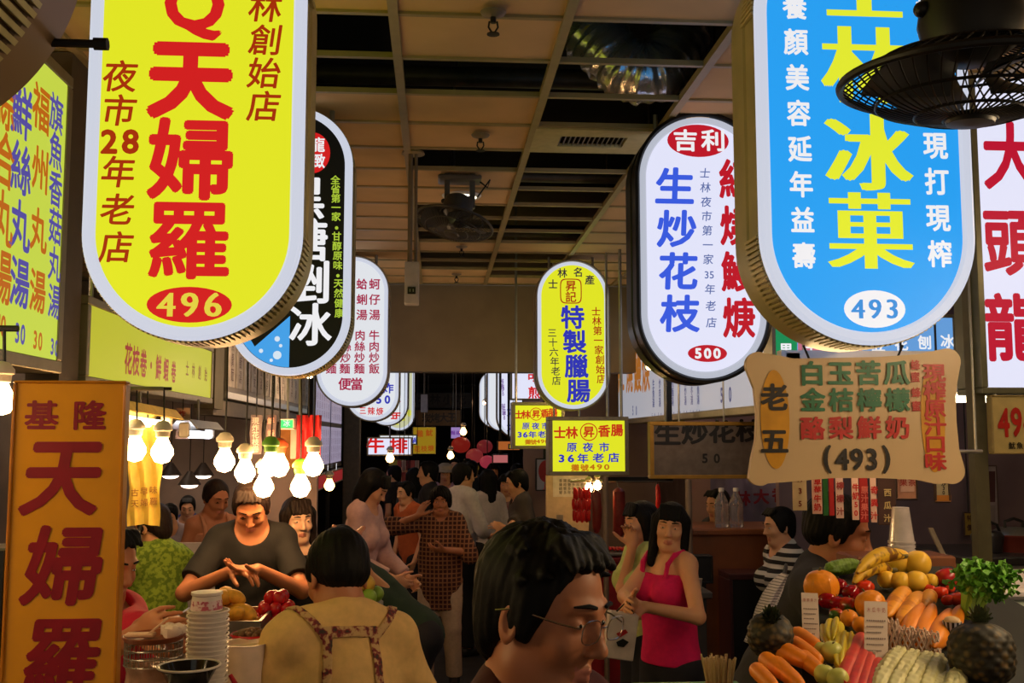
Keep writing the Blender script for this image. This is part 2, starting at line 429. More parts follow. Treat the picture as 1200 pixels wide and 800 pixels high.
# sprinklers
spr = None
for i, (px, py, lab) in enumerate(((578, 17, 'sprinkler head on the ceiling tile nearest the silver duct'), (563, 160, 'sprinkler head on the tile beside the hanging socket pole'), (541, 290, 'sprinkler head just beyond the far fan'), (535, 322, 'sprinkler head on the last tile before the beam'))):
    p = PZ(px, py, CZ-.02)
    if spr is None:
        spr = thing('sprinkler', lab, 'sprinkler', (p.x, p.y, CZ), 'ceiling sprinklers')
        b = MB(); b.lathe([(.045, -.012), (.04, -.02), (.012, -.03)], n=16); b.build('escutcheon', mat('grimy_white', (120, 104, 86), .6), spr, True)
        b = MB(); b.tube([(0, 0, -.03), (0, 0, -.05)], .01, 8); b.tube([(.013, 0, -.045), (.016, 0, -.065), (.004, 0, -.085)], .0035, 6); b.tube([(-.013, 0, -.045), (-.016, 0, -.065), (-.004, 0, -.085)], .0035, 6)
        b.lathe([(.003, -.082), (.022, -.088), (.022, -.091), (.003, -.092)], n=14); b.build('head', M_black, spr, True)
    else: dup(spr, (p.x, p.y, CZ), label=lab)

# ---------------------------------------------------------------- round ended hanging signs
def stadium(w, h, inset=0., n=44):
    r = w/2-inset; pts = []
    for k in range(n+1): a = PI+PI*k/n; pts.append((r*math.cos(a), w/2+r*math.sin(a)))
    for k in range(n+1): a = PI*k/n; pts.append((r*math.cos(a), h-w/2+r*math.sin(a)))
    return pts
def round_sign(label, x0, x1, ybot, Y0, depth, case, panel, ztop=3.325, fw=.034, ribs=True, rim=None, top_px=None, hang=True, dark_lip=0.):
    ym = (max(top_px or 0, 0)+ybot)/2 if ybot < 460 or top_px else 514
    X0, X1 = P(x0, ym, Y0).x, P(x1, ym, Y0).x; w = X1-X0; z0 = gz((x0+x1)/2, ybot, Y0)
    if top_px is not None: ztop = gz((x0+x1)/2, top_px, Y0)
    h = ztop-z0
    t = thing('hanging_sign', label, 'sign', ((X0+X1)/2, Y0, z0))
    def lp(inset, y): return [Vector((a, y, c)) for a, c in stadium(w, h, inset)]
    b = MB(); b.loft([lp(.006, depth), lp(0, depth-.01), lp(0, depth*.5), lp(.006, depth*.48), lp(.006, .02), lp(.002, .014)], False, False); b.build('casing', case, t, 30)
    if dark_lip:
        b = MB(); b.loft([lp(0, .016), lp(0, -.004), lp(dark_lip*.6, -.007), lp(dark_lip, .004)], False, False); b.build('casing_lip', case, t, 30)
    b = MB(); fi = dark_lip; b.loft([lp(fi, .014), lp(fi+.003, .002), lp(fi+.010, -.004), lp(fi+fw-.006, -.004), lp(fi+fw, .006), lp(fi+fw, .012)], False, False)
    b.build('rim', rim or M_rim, t, 30)
    b = MB(); b.loft([lp(fi+fw-.001, .008), lp(fi+fw-.001, depth-.006)]); b.build('panel', panel, t)
    if ribs:
        r = w/2
        for zc, a0 in ((r, PI), (h-r, 0)):
            b = MB()
            nt = 64
            for k in range(nt):
                a = a0+PI*(k+.5)/nt; c = Vector((r*math.cos(a), .022+depth*.22, zc+r*math.sin(a)))
                M = Matrix.Rotation(-a, 3, 'Y'); b.box(c, (.008, depth*.44, PI*r/nt*.55), M=M)
            b.build('ribbed_trim', M_rib, t)
    if hang:
        b = MB()
        for s in (-.6, .6): b.tube([(s*w/2, depth/2, h-w/2+math.sqrt(max((w/2)**2-(s*w/2)**2, 0))-.01), (s*w/2, depth/2, max(CZ, ztop+.02)-z0+(.0 if ztop < 3.4 else 0))], .011, 8)
        b.build('hanger', M_steel, t, True)
    return t, w, h
RED = lambda: glow('sign_red', (205, 28, 30), 1.0, False)
def LY(Y): return Letters('Y', Y, .001)

M_yel = glow('yellow_acrylic', (222, 226, 36), 1.0)
# the yellow 496 sign
Y = 2.58
t, w, h = round_sign('large yellow rounded sign with red characters and 496 in a red oval', 97, 356, 399, Y, .23, M_casew, M_yel)
YP = Y+.008
l = LY(YP); l.line('Q', 228, 10, 228, 10, 84, .03, 1.0); l.line('天', 224, 93, 224, 93, 92, .05, 1.0); l.line('婦', 223, 188, 223, 188, 94, .031); l.line('羅', 222, 282, 222, 282, 92, .027)
l.oval(222, 357, 50, 21); l.build('lettering', RED(), t)
l = Letters('Y', YP, .003); l.line('496', 195, 357, 250, 357, 40, .0, 1.05, song=.03); l.build('number', glow('number_yellow', (232, 214, 70), .9, False), t)
l = LY(YP); M_br = glow('sign_dark_red', (176, 50, 10), .8, False)
l.line('夜市', 141, 90, 140, 130, 37, .016, 1.0, slant=.12); l.line('28', 128, 166, 153, 166, 38, .035, 1.0); l.line('年老店', 139, 202, 136, 290, 37, .016, 1., slant=.12)
l.line('士林創始店', 312, -30, 309, 125, 36, .016, 1., slant=.12); l.build('small_lettering', M_br, t)

# the nearest sign, only its lower right edge shows
Y = 1.2
tn, w, h = round_sign('nearest hanging sign, showing only its brown lower edge in the top left corner', -605, 20, 118, Y, .22, mat('brown_sign_casing', (130, 104, 76), .35, metal=.0, var=.1, scale=5), glow('cream_acrylic', (214, 206, 190), .6))
b = MB(); xr = gx(20, Y)-tn.location.x; q = P(98, 51, Y+.2)
b.tube([(xr-.09, .2, q.z-tn.location.z), (xr+.005, .2, q.z-tn.location.z)], .006, 8); b.tube([(xr, .2, q.z-tn.location.z), (xr+.018, .2, q.z-tn.location.z)], .009, 8); b.build('bolt', M_black, tn, True)

# black shaved ice sign
Y = 4.4
t, w, h = round_sign('black rounded sign with large white characters and a blue corner patch', 268, 412, 440, Y, .24, M_casew, glow('black_acrylic', (16, 14, 14), .6), top_px=124)
YP = Y+.008
l = LY(YP); l.line('黑糖剉冰', 356, 232, 364, 381, 50, .02, .95, song=.03); l.oval(368, 288, .1, .1); l.build('lettering', glow('sign_white', (240, 240, 244), .95, False), t)
l = LY(YP); l.line('全省第一家', 393, 211, 394, 254, 10.5, .02); l.oval(394.5, 267, 2, 2); l.line('甘醇原味', 394.5, 277, 396, 311, 10.5, .02); l.oval(396, 323, 2, 2); l.line('天然健康', 396.5, 332, 397.5, 367, 10.5, .02)
l.build('slogan', glow('slogan_green', (176, 205, 60), .9, False), t)
l = LY(YP); l.oval(366, 179, 21, 24); l.build('emblem', RED(), t)
l = Letters('Y', YP, .003); l.line('龍緻', 372, 170, 372, 189, 17, .02); l.build('emblem_lettering', glow('sign_white', (240, 240, 244), .95, False), t)
l = LY(YP); r_ = w/2-.036; zc = t.location.z+w/2; xc = t.location.x; pp = []
for k in range(30):
    a = PI+(k/29)*.62*PI; pp.append((xc+r_*math.cos(a), zc+r_*math.sin(a)))
xr_ = gx(337, YP); pp = [p for p in pp if p[0] < xr_]
zb = zc-math.sqrt(r_*r_-(xr_-xc)**2); pp.append((xr_, zb)); pp.append((xr_, gz(337, 370, YP))); pp.append((gx(296, YP), gz(296, 406, YP)))
l.mb.add([(x, YP-.001, z) for x, z in pp], [tuple(range(len(pp)))]); l.build('blue_patch', glow('patch_blue', (70, 165, 240), .9, False), t)
l = Letters('Y', YP, .003)
for x, y, r in ((325, 416, 5), (325, 397, 3.2), (306, 411, 2.5), (318, 422, 2), (329, 405, 2)): l.oval(x, y, r, r, 16)
l.build('bubbles', glow('bubble_white', (220, 235, 250), .9, False), t)

# white noodle sign
Y = 8.0
M_wht = glow('white_acrylic', (226, 230, 236), .95)
M_grn = glow('sign_maroon', (170, 26, 70), .9, False)
t, w, h = round_sign('white rounded noodle menu sign with small maroon characters behind the black sign', 370, 456, 477, Y, .26, M_caseg, M_wht, top_px=299, ribs=False, fw=.03, dark_lip=.012)
l = LY(Y+.008)
l.line('蚵仔湯', 439, 333, 439, 369, 12.5, .022); l.line('牛肉炒飯', 438.5, 393, 438.5, 432, 12, .022)
l.line('蛤蜊湯', 424, 333, 424, 369, 12.5, .022); l.line('肉絲炒麵', 422, 393, 421, 432, 12, .022); l.line('肉絲炒麵', 406, 393, 404, 432, 12, .022); l.line('麵', 388, 432, 388, 432, 12, .022)
l.line('便當', 404, 450, 418, 450, 14.5, .025); l.build('lettering', M_grn, t)

# yellow sausage sign
t, w, h = round_sign('small yellow oval sign with blue characters over the sausage stall', 628, 715, 481, Y, .24, M_caseg, M_yel, top_px=304, ribs=False, fw=.03, dark_lip=.014)
l = LY(Y+.008); M_blu = glow('sign_blue', (50, 56, 190), .85, False)
l.line('特製臘腸', 671, 372, 678, 458, 27, .03); l.build('lettering', M_blu, t)
l = LY(Y+.008)
for ch, x, y in (('士', 648, 333), ('林', 659, 320), ('名', 677, 319), ('產', 691, 328)): l.line(ch, x, y, x, y, 11, .02)
l.line('三十六年老店', 647, 390, 652, 446, 10.5, .01); l.build('small_lettering', glow('sign_ink', (60, 50, 60), .8, False), t)
l = LY(Y+.008); l.ring(669, 341, 13, 15, 1.2, sq=5); l.line('昇記', 669, 335, 669, 348, 12.5, .02); l.line('士林第一家創始店', 698.5, 365, 704.5, 444, 10.5, .015); l.build('red_lettering', glow('sign_brick', (176, 46, 20), .85, False), t)

# white 500 sign
Y = 4.45
M_w2 = glow('cool_white_acrylic', (226, 228, 250), .98)
t, w, h = round_sign('white rounded sign with blue and red characters and 500 in a red oval', 745, 903, 449, Y, .24, M_caseb, M_w2, top_px=131, ribs=False, fw=.03, dark_lip=.022, rim=glow('rim_dim', (200, 205, 220), .8))
YP = Y+.008
l = LY(YP); l.line('生炒花枝', 791, 219, 797, 368, 43, .03, 1.05, slant=.05); l.build('blue_lettering', glow('sign_royal', (58, 92, 225), .95, False), t)
l = LY(YP); l.line('紅燒鰻焿', 862, 211, 866, 373, 46, .032, .82); l.oval(818, 165, 36, 19); l.oval(829, 414, 23, 10); l.build('red_lettering', glow('sign_crimson', (190, 24, 40), .95, False), t)
l = LY(YP); l.line('士林夜市第一家', 826, 203, 830, 304, 12, .012, slant=.12); l.line('35', 828, 322, 834, 322, 12, .01); l.line('年老店', 832, 339, 833.5, 378, 12, .012, slant=.12); l.build('small_lettering', glow('sign_steel_blue', (92, 110, 170), .9, False), t)
l = Letters('Y', YP, .003); l.line('吉利', 803, 165, 835, 165, 25, .028, 1.1); l.line('500', 818, 414, 840, 414, 16, .045, 1.05); l.build('white_lettering', glow('sign_white', (240, 240, 244), .95, False), t)

# blue 493 sign
Y = 2.58
t, w, h = round_sign('large blue rounded sign with yellow characters and 493 in a white oval', 889, 1141, 404, Y, .23, M_casew, glow('blue_acrylic', (40, 158, 240), 1.0))
YP = Y+.008
l = LY(YP); l.line('士', 1012, -17, 1012, -17, 90, .0, 1.05, song=.05); l.line('林', 1014, 78, 1014, 78, 92, .0, 1.05, song=.045); l.line('冰', 1018, 180, 1018, 180, 92, .008, 1.05, song=.045); l.line('菓', 1020, 272, 1020, 272, 92, .0, 1.05, song=.04)
l.build('lettering', glow('sign_lemon', (225, 232, 50), 1., False), t)
l = LY(YP); l.line('養顏美容延年益壽', 931, 8, 942, 300, 30, .03, .9); l.line('新鮮', 1087, 8, 1089, 46, 30, .03, .9); l.line('水果', 1090, 88, 1092, 126, 30, .03, .9); l.line('現打現榨', 1096, 171, 1101, 298, 31, .03, .9)
l.oval(1025, 362, 36, 22); l.build('white_lettering', glow('sign_white', (240, 240, 244), .95, False), t)
l = Letters('Y', YP, .003); l.line('493', 1005, 362, 1045, 362, 32, 0, 1.0, song=.03); l.build('number', glow('number_blue', (50, 145, 225), .9, False), t)

# signs beyond the beam
def far_sign(label, x0, x1, ybot, Y, panel, letters=(), ztop=3.2, ribs=False):
    t, w, h = round_sign(label, x0, x1, ybot, Y, .24, M_caseg, panel, ztop=ztop, ribs=False, fw=.035, hang=False, dark_lip=.014)
    b = MB(); b.tube([(0, .12, h-.02), (0, .12, 3.28-t.location.z)], .02, 8); b.build('hanger', M_steel, t)
    for args, m in letters:
        l = LY(Y+.008)
        for a in args: l.line(*a)
        l.build('lettering', m, t)
M_fred = glow('sign_red', (205, 28, 30), 1.0, False)
far_sign('white rounded sign with blue 50 just beyond the beam on the left', 403, 468, 494, 10.4, M_wht, [([('炸', 455, 455, 455, 455, 12, .03), ('50', 444, 468, 454, 468, 13, .04)], M_blu), ([('三辣焿', 425, 481, 445, 482, 9, .02, .9)], M_fred)])
far_sign('white rounded sign ending in one red character left beyond the beam', 428, 478, 499, 12.9, M_wht, [([('牛', 465, 470, 465, 470, 9, .03), ('年', 464, 488, 464, 488, 12, .03)], M_fred)])
far_sign('rounded sign with a yellow lower panel farthest on the left', 448, 486, 505, 15.9, glow('pale_acrylic', (214, 214, 170), .8), [([('香雞排', 464, 494, 478, 484, 8, .03)], glow('slogan_yellow', (220, 220, 40), .9, False))])
far_sign('narrow white rounded sign seen at the far right beyond the beam', 561, 598, 501, 19.5, M_wht)
far_sign('white rounded sign with grey casing third along beyond the beam', 570, 605, 505, 17.4, M_wht)
far_sign('white rounded sign with tiny purple writing beyond the beam', 582, 634, 514, 14.2, M_w2, [([('蚵仔雞排50', 588, 446, 589.5, 462, 4.5, .02), ('好吃肉圓50', 590, 475, 591, 490, 4.5, .02)], glow('tiny_purple', (110, 60, 150), .8, False)), ([('大', 600, 482, 600, 482, 12, .03), ('不', 600, 503, 600, 503, 12, .03)], M_blu)])
# plain white square box sign behind the yellow oval
def box_sign(name, label, x0, x1, y0, y1, Y, depth, panel, frame=M_alu, fw=.02, cat='sign', frame_b=None):
    ym = (y0+min(y1, 800))/2; p0, p1 = P(x0, y1, Y), P(x1, y0, Y); p0.x, p1.x = P(x0, ym, Y).x, P(x1, ym, Y).x; w, h = p1.x-p0.x, p1.z-p0.z
    t = thing(name, label, cat, ((p0.x+p1.x)/2, Y, p0.z))
    b = MB()
    for c, d in (((0, depth/2, fw/2), (w, depth, fw)), ((0, depth/2, h-fw/2), (w, depth, fw)), ((-w/2+fw/2, depth/2, h/2), (fw, depth, h-2*fw)), ((w/2-fw/2, depth/2, h/2), (fw, depth, h-2*fw))): b.box(c, d, bev=.003)
    b.build('frame', frame, t); b = MB(); b.box((0, depth/2, h/2), (w-2*fw, depth-.012, h-2*fw)); b.build('panel', panel, t)
    return t, w, h
def hanger(t, xs, z0, z1, y, r=.01, m=None):
    b = MB()
    for x in xs: b.tube([(x, y, z0), (x, y, z1)], r, 8)
    b.build('hanger', m or M_steel, t, True)
t, w, h = box_sign('box_sign', 'white square lightbox with two red characters behind the yellow oval sign', 599, 634, 380, 468, 10.6, .2, M_w2, fw=.012)
l = LY(10.605); l.line('可', 624, 441, 624, 441, 13, .03); l.line('煎', 626, 460, 626, 460, 14, .03); l.build('lettering', M_fred, t); hanger(t, (-.1, .1), h-.005, 3.28-t.location.z, .1)
for k, (x0, x1, y0, y1, Y, lab) in enumerate(((643, 737, 488, 557, 7.6, 'yellow sausage stall lightbox with 36 and 490 below the oval sign'), (600, 640, 471, 526, 8.9, 'yellow sausage stall lightbox partly hidden behind the oval sign'))):
    if k: x1 = 662
    t, w, h = box_sign('box_sign', lab, x0, x1, y0, y1, Y, .2, M_yel, M_alu, .03)
    f = (x1-x0)/94 if not k else .60
    def tx(x): return x0+(x-643)*f
    def ty(y): return y0+(y-488)*(f if not k else .78)
    s_ = f if not k else .72
    l = LY(Y+.006); l.line('士林', tx(656), ty(507), tx(670), ty(507), 14*s_, .035); l.line('香腸', tx(708), ty(505), tx(723), ty(504), 14*s_, .035); l.ring(tx(690), ty(506), 10.5*s_, 10.5*s_, 1.2*s_); l.line('昇', tx(690), ty(506), tx(690), ty(506), 13*s_, .03)
    l.build('red_lettering', glow('sign_orange_red', (200, 50, 22), .9, False), t)
    l = LY(Y+.006); l.line('原夜市', tx(670), ty(524), tx(708), ty(524), 11*s_, .025, 1.1); l.line('36', tx(658), ty(537), tx(669), ty(537), 12*s_, .04, 1.3); l.line('年老店', tx(683), ty(537), tx(719), ty(536), 11*s_, .03, 1.2); l.build('blue_lettering', M_blu, t)
    l = LY(Y+.006); l.line('攤號', tx(674), ty(548), tx(685), ty(548), 8*s_, .03, 1.2); l.line('490', tx(694), ty(547), tx(711), ty(547), 8.5*s_, .03, 1.5); l.build('orange_lettering', glow('sign_orange', (196, 110, 20), .9, False), t)
    if not k:
        b = MB(); x = w/2-.02
        b.box((x+.12, .1, -.03), (.5, .03, .03)); b.box((x+.35, .1, .7), (.04, .03, 1.49)); b.build('bracket', M_black, t)
    hanger(t, (-w*.4,) if k else (w*.455,), h, (4.31 if k else CZ)-t.location.z, .15, .012)
# long lightbox down the right aisle side
def side_box(name, label, side, X, Ya, Yb, za, zb, depth, panel, frame=M_alu, fw=.03, cat='sign'):
    s = -1 if side == 'L' else 1     # body lies behind the face
    t = thing(name, label, cat, (X, (Ya+Yb)/2, za)); L, h = Yb-Ya, zb-za; b = MB(); xc = s*depth/2
    for c, d in (((xc, 0, fw/2), (depth, L, fw)), ((xc, 0, h-fw/2), (depth, L, fw)), ((xc, -L/2+fw/2, h/2), (depth, fw, h-2*fw)), ((xc, L/2-fw/2, h/2), (depth, fw, h-2*fw))): b.box(c, d, bev=.004)
    b.build('frame', frame, t); b = MB(); b.box((xc, 0, h/2), (depth-.012, L-2*fw, h-2*fw)); b.build('panel', panel, t)
    return t, L, h
X = 1.9
t, L, h = side_box('menu_lightbox', 'long pale lightbox menu board running back along the right stalls', 'R', X, 5.6, PX(723, 430, X).y, PX(727, 497, X).z, PX(723, 381, X).z, .18, glow('pale_menu_acrylic', (196, 196, 206), .62), M_alu, .05)
l = Letters('R', X+.006, .002); l.line('紅燒鰻焿', 728, 437, 757, 432, 48, .03, .8, size1=56); l.build('orange_lettering', glow('menu_orange', (180, 110, 40), .7, False), t)
l = Letters('R', X+.006, .002)
for i in range(8): l.line('生炒花枝鱔魚焿湯'[i]+'魚肉飯麵焿炒冬'[i % 7]+'湯', 766+i*7.5, 450-i*.5, 766+i*7.5, 472-i*.5, 11, .02); l.line('50', 764.5+i*7.5, 487-i*.6, 767.5+i*7.5, 487-i*.6, 8, .02)
l.line('50', 846, 463, 856, 462, 24, .03, .9); l.line('50', 742, 481, 746, 481, 15, .03, .8); l.build('small_lettering', glow('menu_blue', (70, 74, 130), .6, False), t)
hanger(t, (.05,), h, CZ-t.location.z, .6); hanger(t, (.05,), h, CZ-t.location.z, -1.6)
# dark unlit board
t, w, h = box_sign('unlit_board', 'dark unlit sign board with black characters and 50 below the long lightbox', 762, 905, 494, 561, 6.6, .08, mat('smoked_acrylic', (92, 82, 76), .35, var=.2), mat('tarnished_yellow', (140, 106, 30), .5), .025)
l = LY(6.605); l.line('生炒花枝', 782, 509, 878, 505, 26, .035, 1.2); l.line('50', 826, 537, 840, 537, 15, .03, 1.0); l.build('lettering', mat('black_vinyl', (16, 14, 14), .4), t); hanger(t, (-w*.25, w*.12), h-.005, CZ-t.location.z, .04, .006)
# hanging steak sign, left
t, w, h = box_sign('box_sign', 'small white lightbox with two red characters hanging on the left beyond the noodle sign', 430, 483, 512, 534, 14, .15, M_w2, M_alu, .02)
l = LY(14.005); l.line('牛排', 440, 522, 467, 522, 18, .035, 1.15); l.build('lettering', M_fred, t); hanger(t, (0,), h-.01, 3.28-t.location.z, .07, .012)
t, w, h = box_sign('box_sign', 'thin white lightbox edge above and behind the small steak lightbox', 444, 489, 509, 521, 16.5, .12, M_wht, M_alu, .02); hanger(t, (.1,), h-.01, 3.28-t.location.z, .06, .012)
l = LY(16.505); l.line('火鍋', 477, 516, 485, 516, 7, .03); l.build('lettering', M_blu, t)
# left stall signs along the aisle
X = -1.36
t, L, h = side_box('menu_lightbox', 'tall yellow menu lightbox with orange and violet columns of writing at far left', 'L', X, 1.75, 3.82, 2.135, 3.24, .16, glow('lime_menu_acrylic', (206, 224, 76), .85), M_alu, .045)
l = Letters('L', X-.006, .002); M_vio = glow('menu_violet', (92, 84, 176), .75, False); M_ora = glow('menu_orange_lit', (196, 104, 18), .85, False)
l.line('旗魚香菇丸湯', 65.5, 134, 63, 354, 44, .02, .95, size1=40); l.line('30', 60.5, 406, 65.5, 408, 26, .03, .85)
l.line('鮮絲丸湯', 25, 132, 22.5, 332, 62, .025, .95, size1=58); l.line('30', 19.5, 390, 26, 392, 32, .03, .85)
l.build('violet_lettering', M_vio, t)
l = Letters('L', X-.006, .002); l.line('福州丸湯', 47.5, 128, 43.5, 342, 54, .025, .95, size1=50); l.line('30', 40.5, 398, 46.5, 400, 29, .03, .85)
l.line('綜合丸湯', 6, 120, 2, 325, 68, .025, .8, size1=64); l.line('40', -3, 380, 3, 382, 34, .03, .85); l.build('orange_lettering', M_ora, t)
hanger(t, (-.08,), h, CZ-t.location.z, -.5); hanger(t, (-.08,), h, CZ-t.location.z, .7)
t, L, h = side_box('fascia_sign', 'low yellow fascia lightbox with red characters above the fried food stall', 'L', X, 4.08, 6.34, 2.11, 2.46, .14, glow('lime_fascia_acrylic', (196, 196, 44), .8), M_alu, .035)
l = Letters('L', X-.006, .002); l.line('花枝卷・鮮蝦卷', 150, 421, 203, 436, 36, .03, .8, size1=25); l.build('lettering', glow('fascia_red', (170, 40, 50), .7, False), t)
l = Letters('L', X-.006, .002); l.line('士林創始店', 219, 432, 248, 441, 18, .02, .8, size1=16); l.build('small_lettering', glow('fascia_brown', (150, 90, 30), .6, False), t)
hanger(t, (-.07,), h, CZ-t.location.z, -.9); hanger(t, (-.07,), h, CZ-t.location.z, .9)
b = MB(); b.box((X-.08, 3.95, 1.68), (.12, .2, 3.34)); tag(b.build('post', mat('stall_post', (74, 62, 48), .6)), kind='structure')
b = MB(); b.box((X-.06, 6.52, 2.72), (.12, .26, 1.27)); tag(b.build('post', mat('olive_post', (98, 92, 66), .6)), kind='structure')
t, L, h = side_box('menu_board', 'grey menu board of narrow upright paper strips on the left wall of stalls', 'L', X, 6.75, 10.9, 2.16, 2.75, .1, mat('grey_board', (150, 144, 140), .6), M_steel, .05)
b = MB()
for k in range(15): b.box((-.002, -L/2+.14+k*.28, h/2), (.01, .22, h-.16), bev=.003)
b.build('paper_strip', mat('grey_paper', (206, 198, 192), .7, var=.25, scale=9), t)
l = Letters('L', X+.005, .002)
for k in range(15): 
    y = 6.75+.14+k*.28; l.new()
    v = P(0, 0, 1)
    for m_ in range(4):
        g, f = glyph('魷魚羹麵滷肉飯湯蝦仁炒鱔意米粉'[(k*4+m_) % 15]); c = Vector((X+.006, y, 2.62-m_*.1))
        l.mb.add([c+Vector((0, 1, 0))*(q[0]*.09)+Vector((0, 0, 1))*(q[1]*.09) for q in g], f)
l.build('lettering', mat('faded_ink', (90, 60, 66), .6), t); hanger(t, (-.05,), h, CZ-t.location.z, -1.2); hanger(t, (-.05,), h, CZ-t.location.z, 1.2)
b = MB(); b.box((X-.1, 8.8, 2.1), (.12, 4.5, .1)); tag(b.build('fascia_beam', mat('fascia_paint', (120, 108, 92), .6)), kind='structure')
# lit posters further back
t, L, h = side_box('poster_lightbox', 'dim lit panel of four pale posters left of the painted column', 'L', X, 11.4, 14.9, 1.52, 2.62, .1, mat('panel_back', (60, 52, 52), .6), M_black, .04)
for i, (y, z) in enumerate(((-.82, .30), (.82, .30), (-.82, .82), (.82, .82))):
    b = MB(); b.box((.0, y, z), (.015, 1.5, .46)); o = b.build('poster', glow('poster_lilac', (188, 176, 206), .5), t)
    l = Letters('L', X+.009, .001)
    for k in range(6):
        l.new()
        for m_ in range(4):
            g, f = glyph('雞排牛肉豬排鐵板麵飯'[(k+m_*3+i) % 10]); c = Vector((.012, y-.6+k*.24, z+.15-m_*.1))
            l.mb.add([c+Vector((0, 1, 0))*(q[0]*.1)+Vector((0, 0, 1))*(q[1]*.09) for q in g], f)
    l.new()
    for q_ in l.done: q_.build('lettering', glow('poster_ink', (110, 70, 120), .3, False), o)
hanger(t, (-.05,), h-.01, 3.27-t.location.z, -1.2); hanger(t, (-.05,), h-.01, 3.27-t.location.z, 1.2)
t, L, h = side_box('box_sign', 'red and white lightbox low under the lilac posters', 'L', X+.05, 11.6, 14.6, 1.32, 1.5, .1, glow('red_strip_acrylic', (180, 40, 46), .5), M_alu, .02)
l = Letters('L', X+.046, .002); l.line('牛', 370, 550, 372, 550, 10, .03); l.line('排館', 384, 549, 394, 547, 9, .03); l.build('lettering', glow('sign_white', (240, 240, 244), .95, False), t)
b = MB(); b.box((-.05, 0, -.66), (.04, .06, 1.32)); b.build('support_post', M_black, t)
# far end boards
t, w, h = box_sign('banner_board', 'yellow hanging banner board with orange writing at the dark far end', 483, 511, 500, 532, 19, .05, glow('far_yellow', (186, 150, 30), .5), M_alu, .01)
l = LY(19.004); l.line('雞魷', 492, 508, 503, 507, 8, .03); l.line('花枝焿', 489, 526, 505, 525, 7, .03); l.build('lettering', glow('far_orange', (190, 90, 20), .5, False), t); hanger(t, (0,), h, 3.28-t.location.z, .02)
t, w, h = box_sign('banner_board', 'dim brown hanging board with dark characters across the far end', 487, 540, 480, 499, 21, .06, mat('brown_board', (120, 92, 56), .6), M_black, .01)
l = LY(21.005); l.line('炭烤大王', 500, 490, 530, 489, 11, .03); l.build('lettering', mat('black_vinyl', (16, 14, 14), .4), t); hanger(t, (-.3, .3), h-.01, 3.28-t.location.z, .03)
t, w, h = box_sign('banner_board', 'long dark board high on the far end above the brown board', 484, 552, 460, 478, 22, .1, mat('soot_board', (58, 50, 46), .6), M_black, .02)
l = LY(22.004); l.line('士林小吃', 495, 468, 540, 468, 12, .03); l.build('lettering', mat('soot_ink', (26, 22, 22), .6), t); hanger(t, (-.3, .3), h-.01, 3.28-t.location.z, .05)
t, w, h = box_sign('box_sign', 'small violet lightbox at the far end above the red lanterns', 528, 540, 500, 514, 20, .1, glow('far_violet', (170, 140, 210), .7), M_alu, .01); hanger(t, (0,), h-.01, 3.28-t.location.z, .05)
l = LY(20.004); l.line('麵線', 531, 507, 537, 507, 5, .03); l.build('lettering', glow('tiny_purple', (110, 60, 150), .8, False), t)

# ---------------------------------------------------------------- pieces hanging low in front
# orange banner panel
Y = 2.2
t, w, h = box_sign('banner_sign', 'tall orange acrylic panel with dark red characters standing at left', 7, 142, 446, 1010, Y, .03, mat('amber_acrylic', (216, 146, 10), .18, var=.04), mat('amber_edge', (180, 110, 14), .3), .006)
l = LY(Y+.006); l.line('基隆', 49, 487, 106, 487, 34, .03, 1.1)
for ch, y, s in (('天', 559, 92), ('婦', 664, 92), ('羅', 770, 92)): l.line(ch, 74, y, 74, y, s, .03, .95, slant=.14, song=.035)
l.build('lettering', mat('dark_red_vinyl', (136, 14, 26), .3), t)
b = MB(); b.box((-w/2-.02, .03, h/2-.1), (.03, .05, h-.5)); b.box((0, .05, .02), (w+.1, .2, .04)); b.build('side_rail', M_black, t)
PANEL = t
# the 493 juice board
Y = 2.69
def bow(px0, px1, py0, py1):
    pts = []
    def arc(cx, cy, r, a0, a1, n=10):
        for k in range(n+1): a = a0+(a1-a0)*k/n; pts.append((cx+r*math.cos(a), cy+r*math.sin(a)))
    arc(889, 427, 15, -PI*.05-PI*.45, -PI*1.12)                    # upper left lobe
    pts.extend([(884, 455), (887, 485), (886, 515), (881, 537)])
    arc(891, 554, 15, PI*.85, PI*.3); pts.extend([(930, 564), (975, 560), (1030, 560), (1075, 562), (1098, 567)])
    arc(1116, 552, 15, PI*.62, -PI*.12); pts.extend([(1124, 525), (1121, 495), (1120, 465), (1122, 447)])
    arc(1110, 424, 16, PI*.1, -PI*.6); pts.extend([(1075, 415), (1030, 418), (985, 419), (930, 420)])
    return pts
pts = bow(0, 0, 0, 0); pt3 = [P(x, y, Y) for x, y in pts]
t = thing('juice_board', 'cream bow-shaped hanging board with green and red juice names and 493', 'sign', (gx(1003, Y), Y, gz(1003, 566, Y)))
b = MB(); b.poly([p-t.location for p in reversed(pt3)], (0, 0, 0), (0, .018, 0)); b.build('board', mat('cream_board', (206, 176, 134), .4, var=.05, scale=3), t)
l = Letters('Y', Y, .002); l.oval(908, 491, 17, 58); l.oval(1093, 491, 14, 62); l.build('yellow_ovals', mat('board_yellow', (206, 146, 14), .4), t)
l = Letters('Y', Y, .004); l.line('老', 907, 466, 907, 466, 31, .035, 1.05); l.line('五', 907, 517, 907, 517, 30, .035, 1.1); l.line('(493)', 969, 538, 1038, 538, 34, .03, .95); l.build('black_lettering', mat('board_black', (34, 26, 22), .4), t)
l = Letters('Y', Y, .004); l.line('白玉苦瓜', 951, 438, 1050, 437, 28, .035, 1.08); l.line('金桔檸檬', 952, 469, 1051, 469, 27, .035, 1.08); l.build('green_lettering', mat('board_green', (26, 104, 66), .4), t)
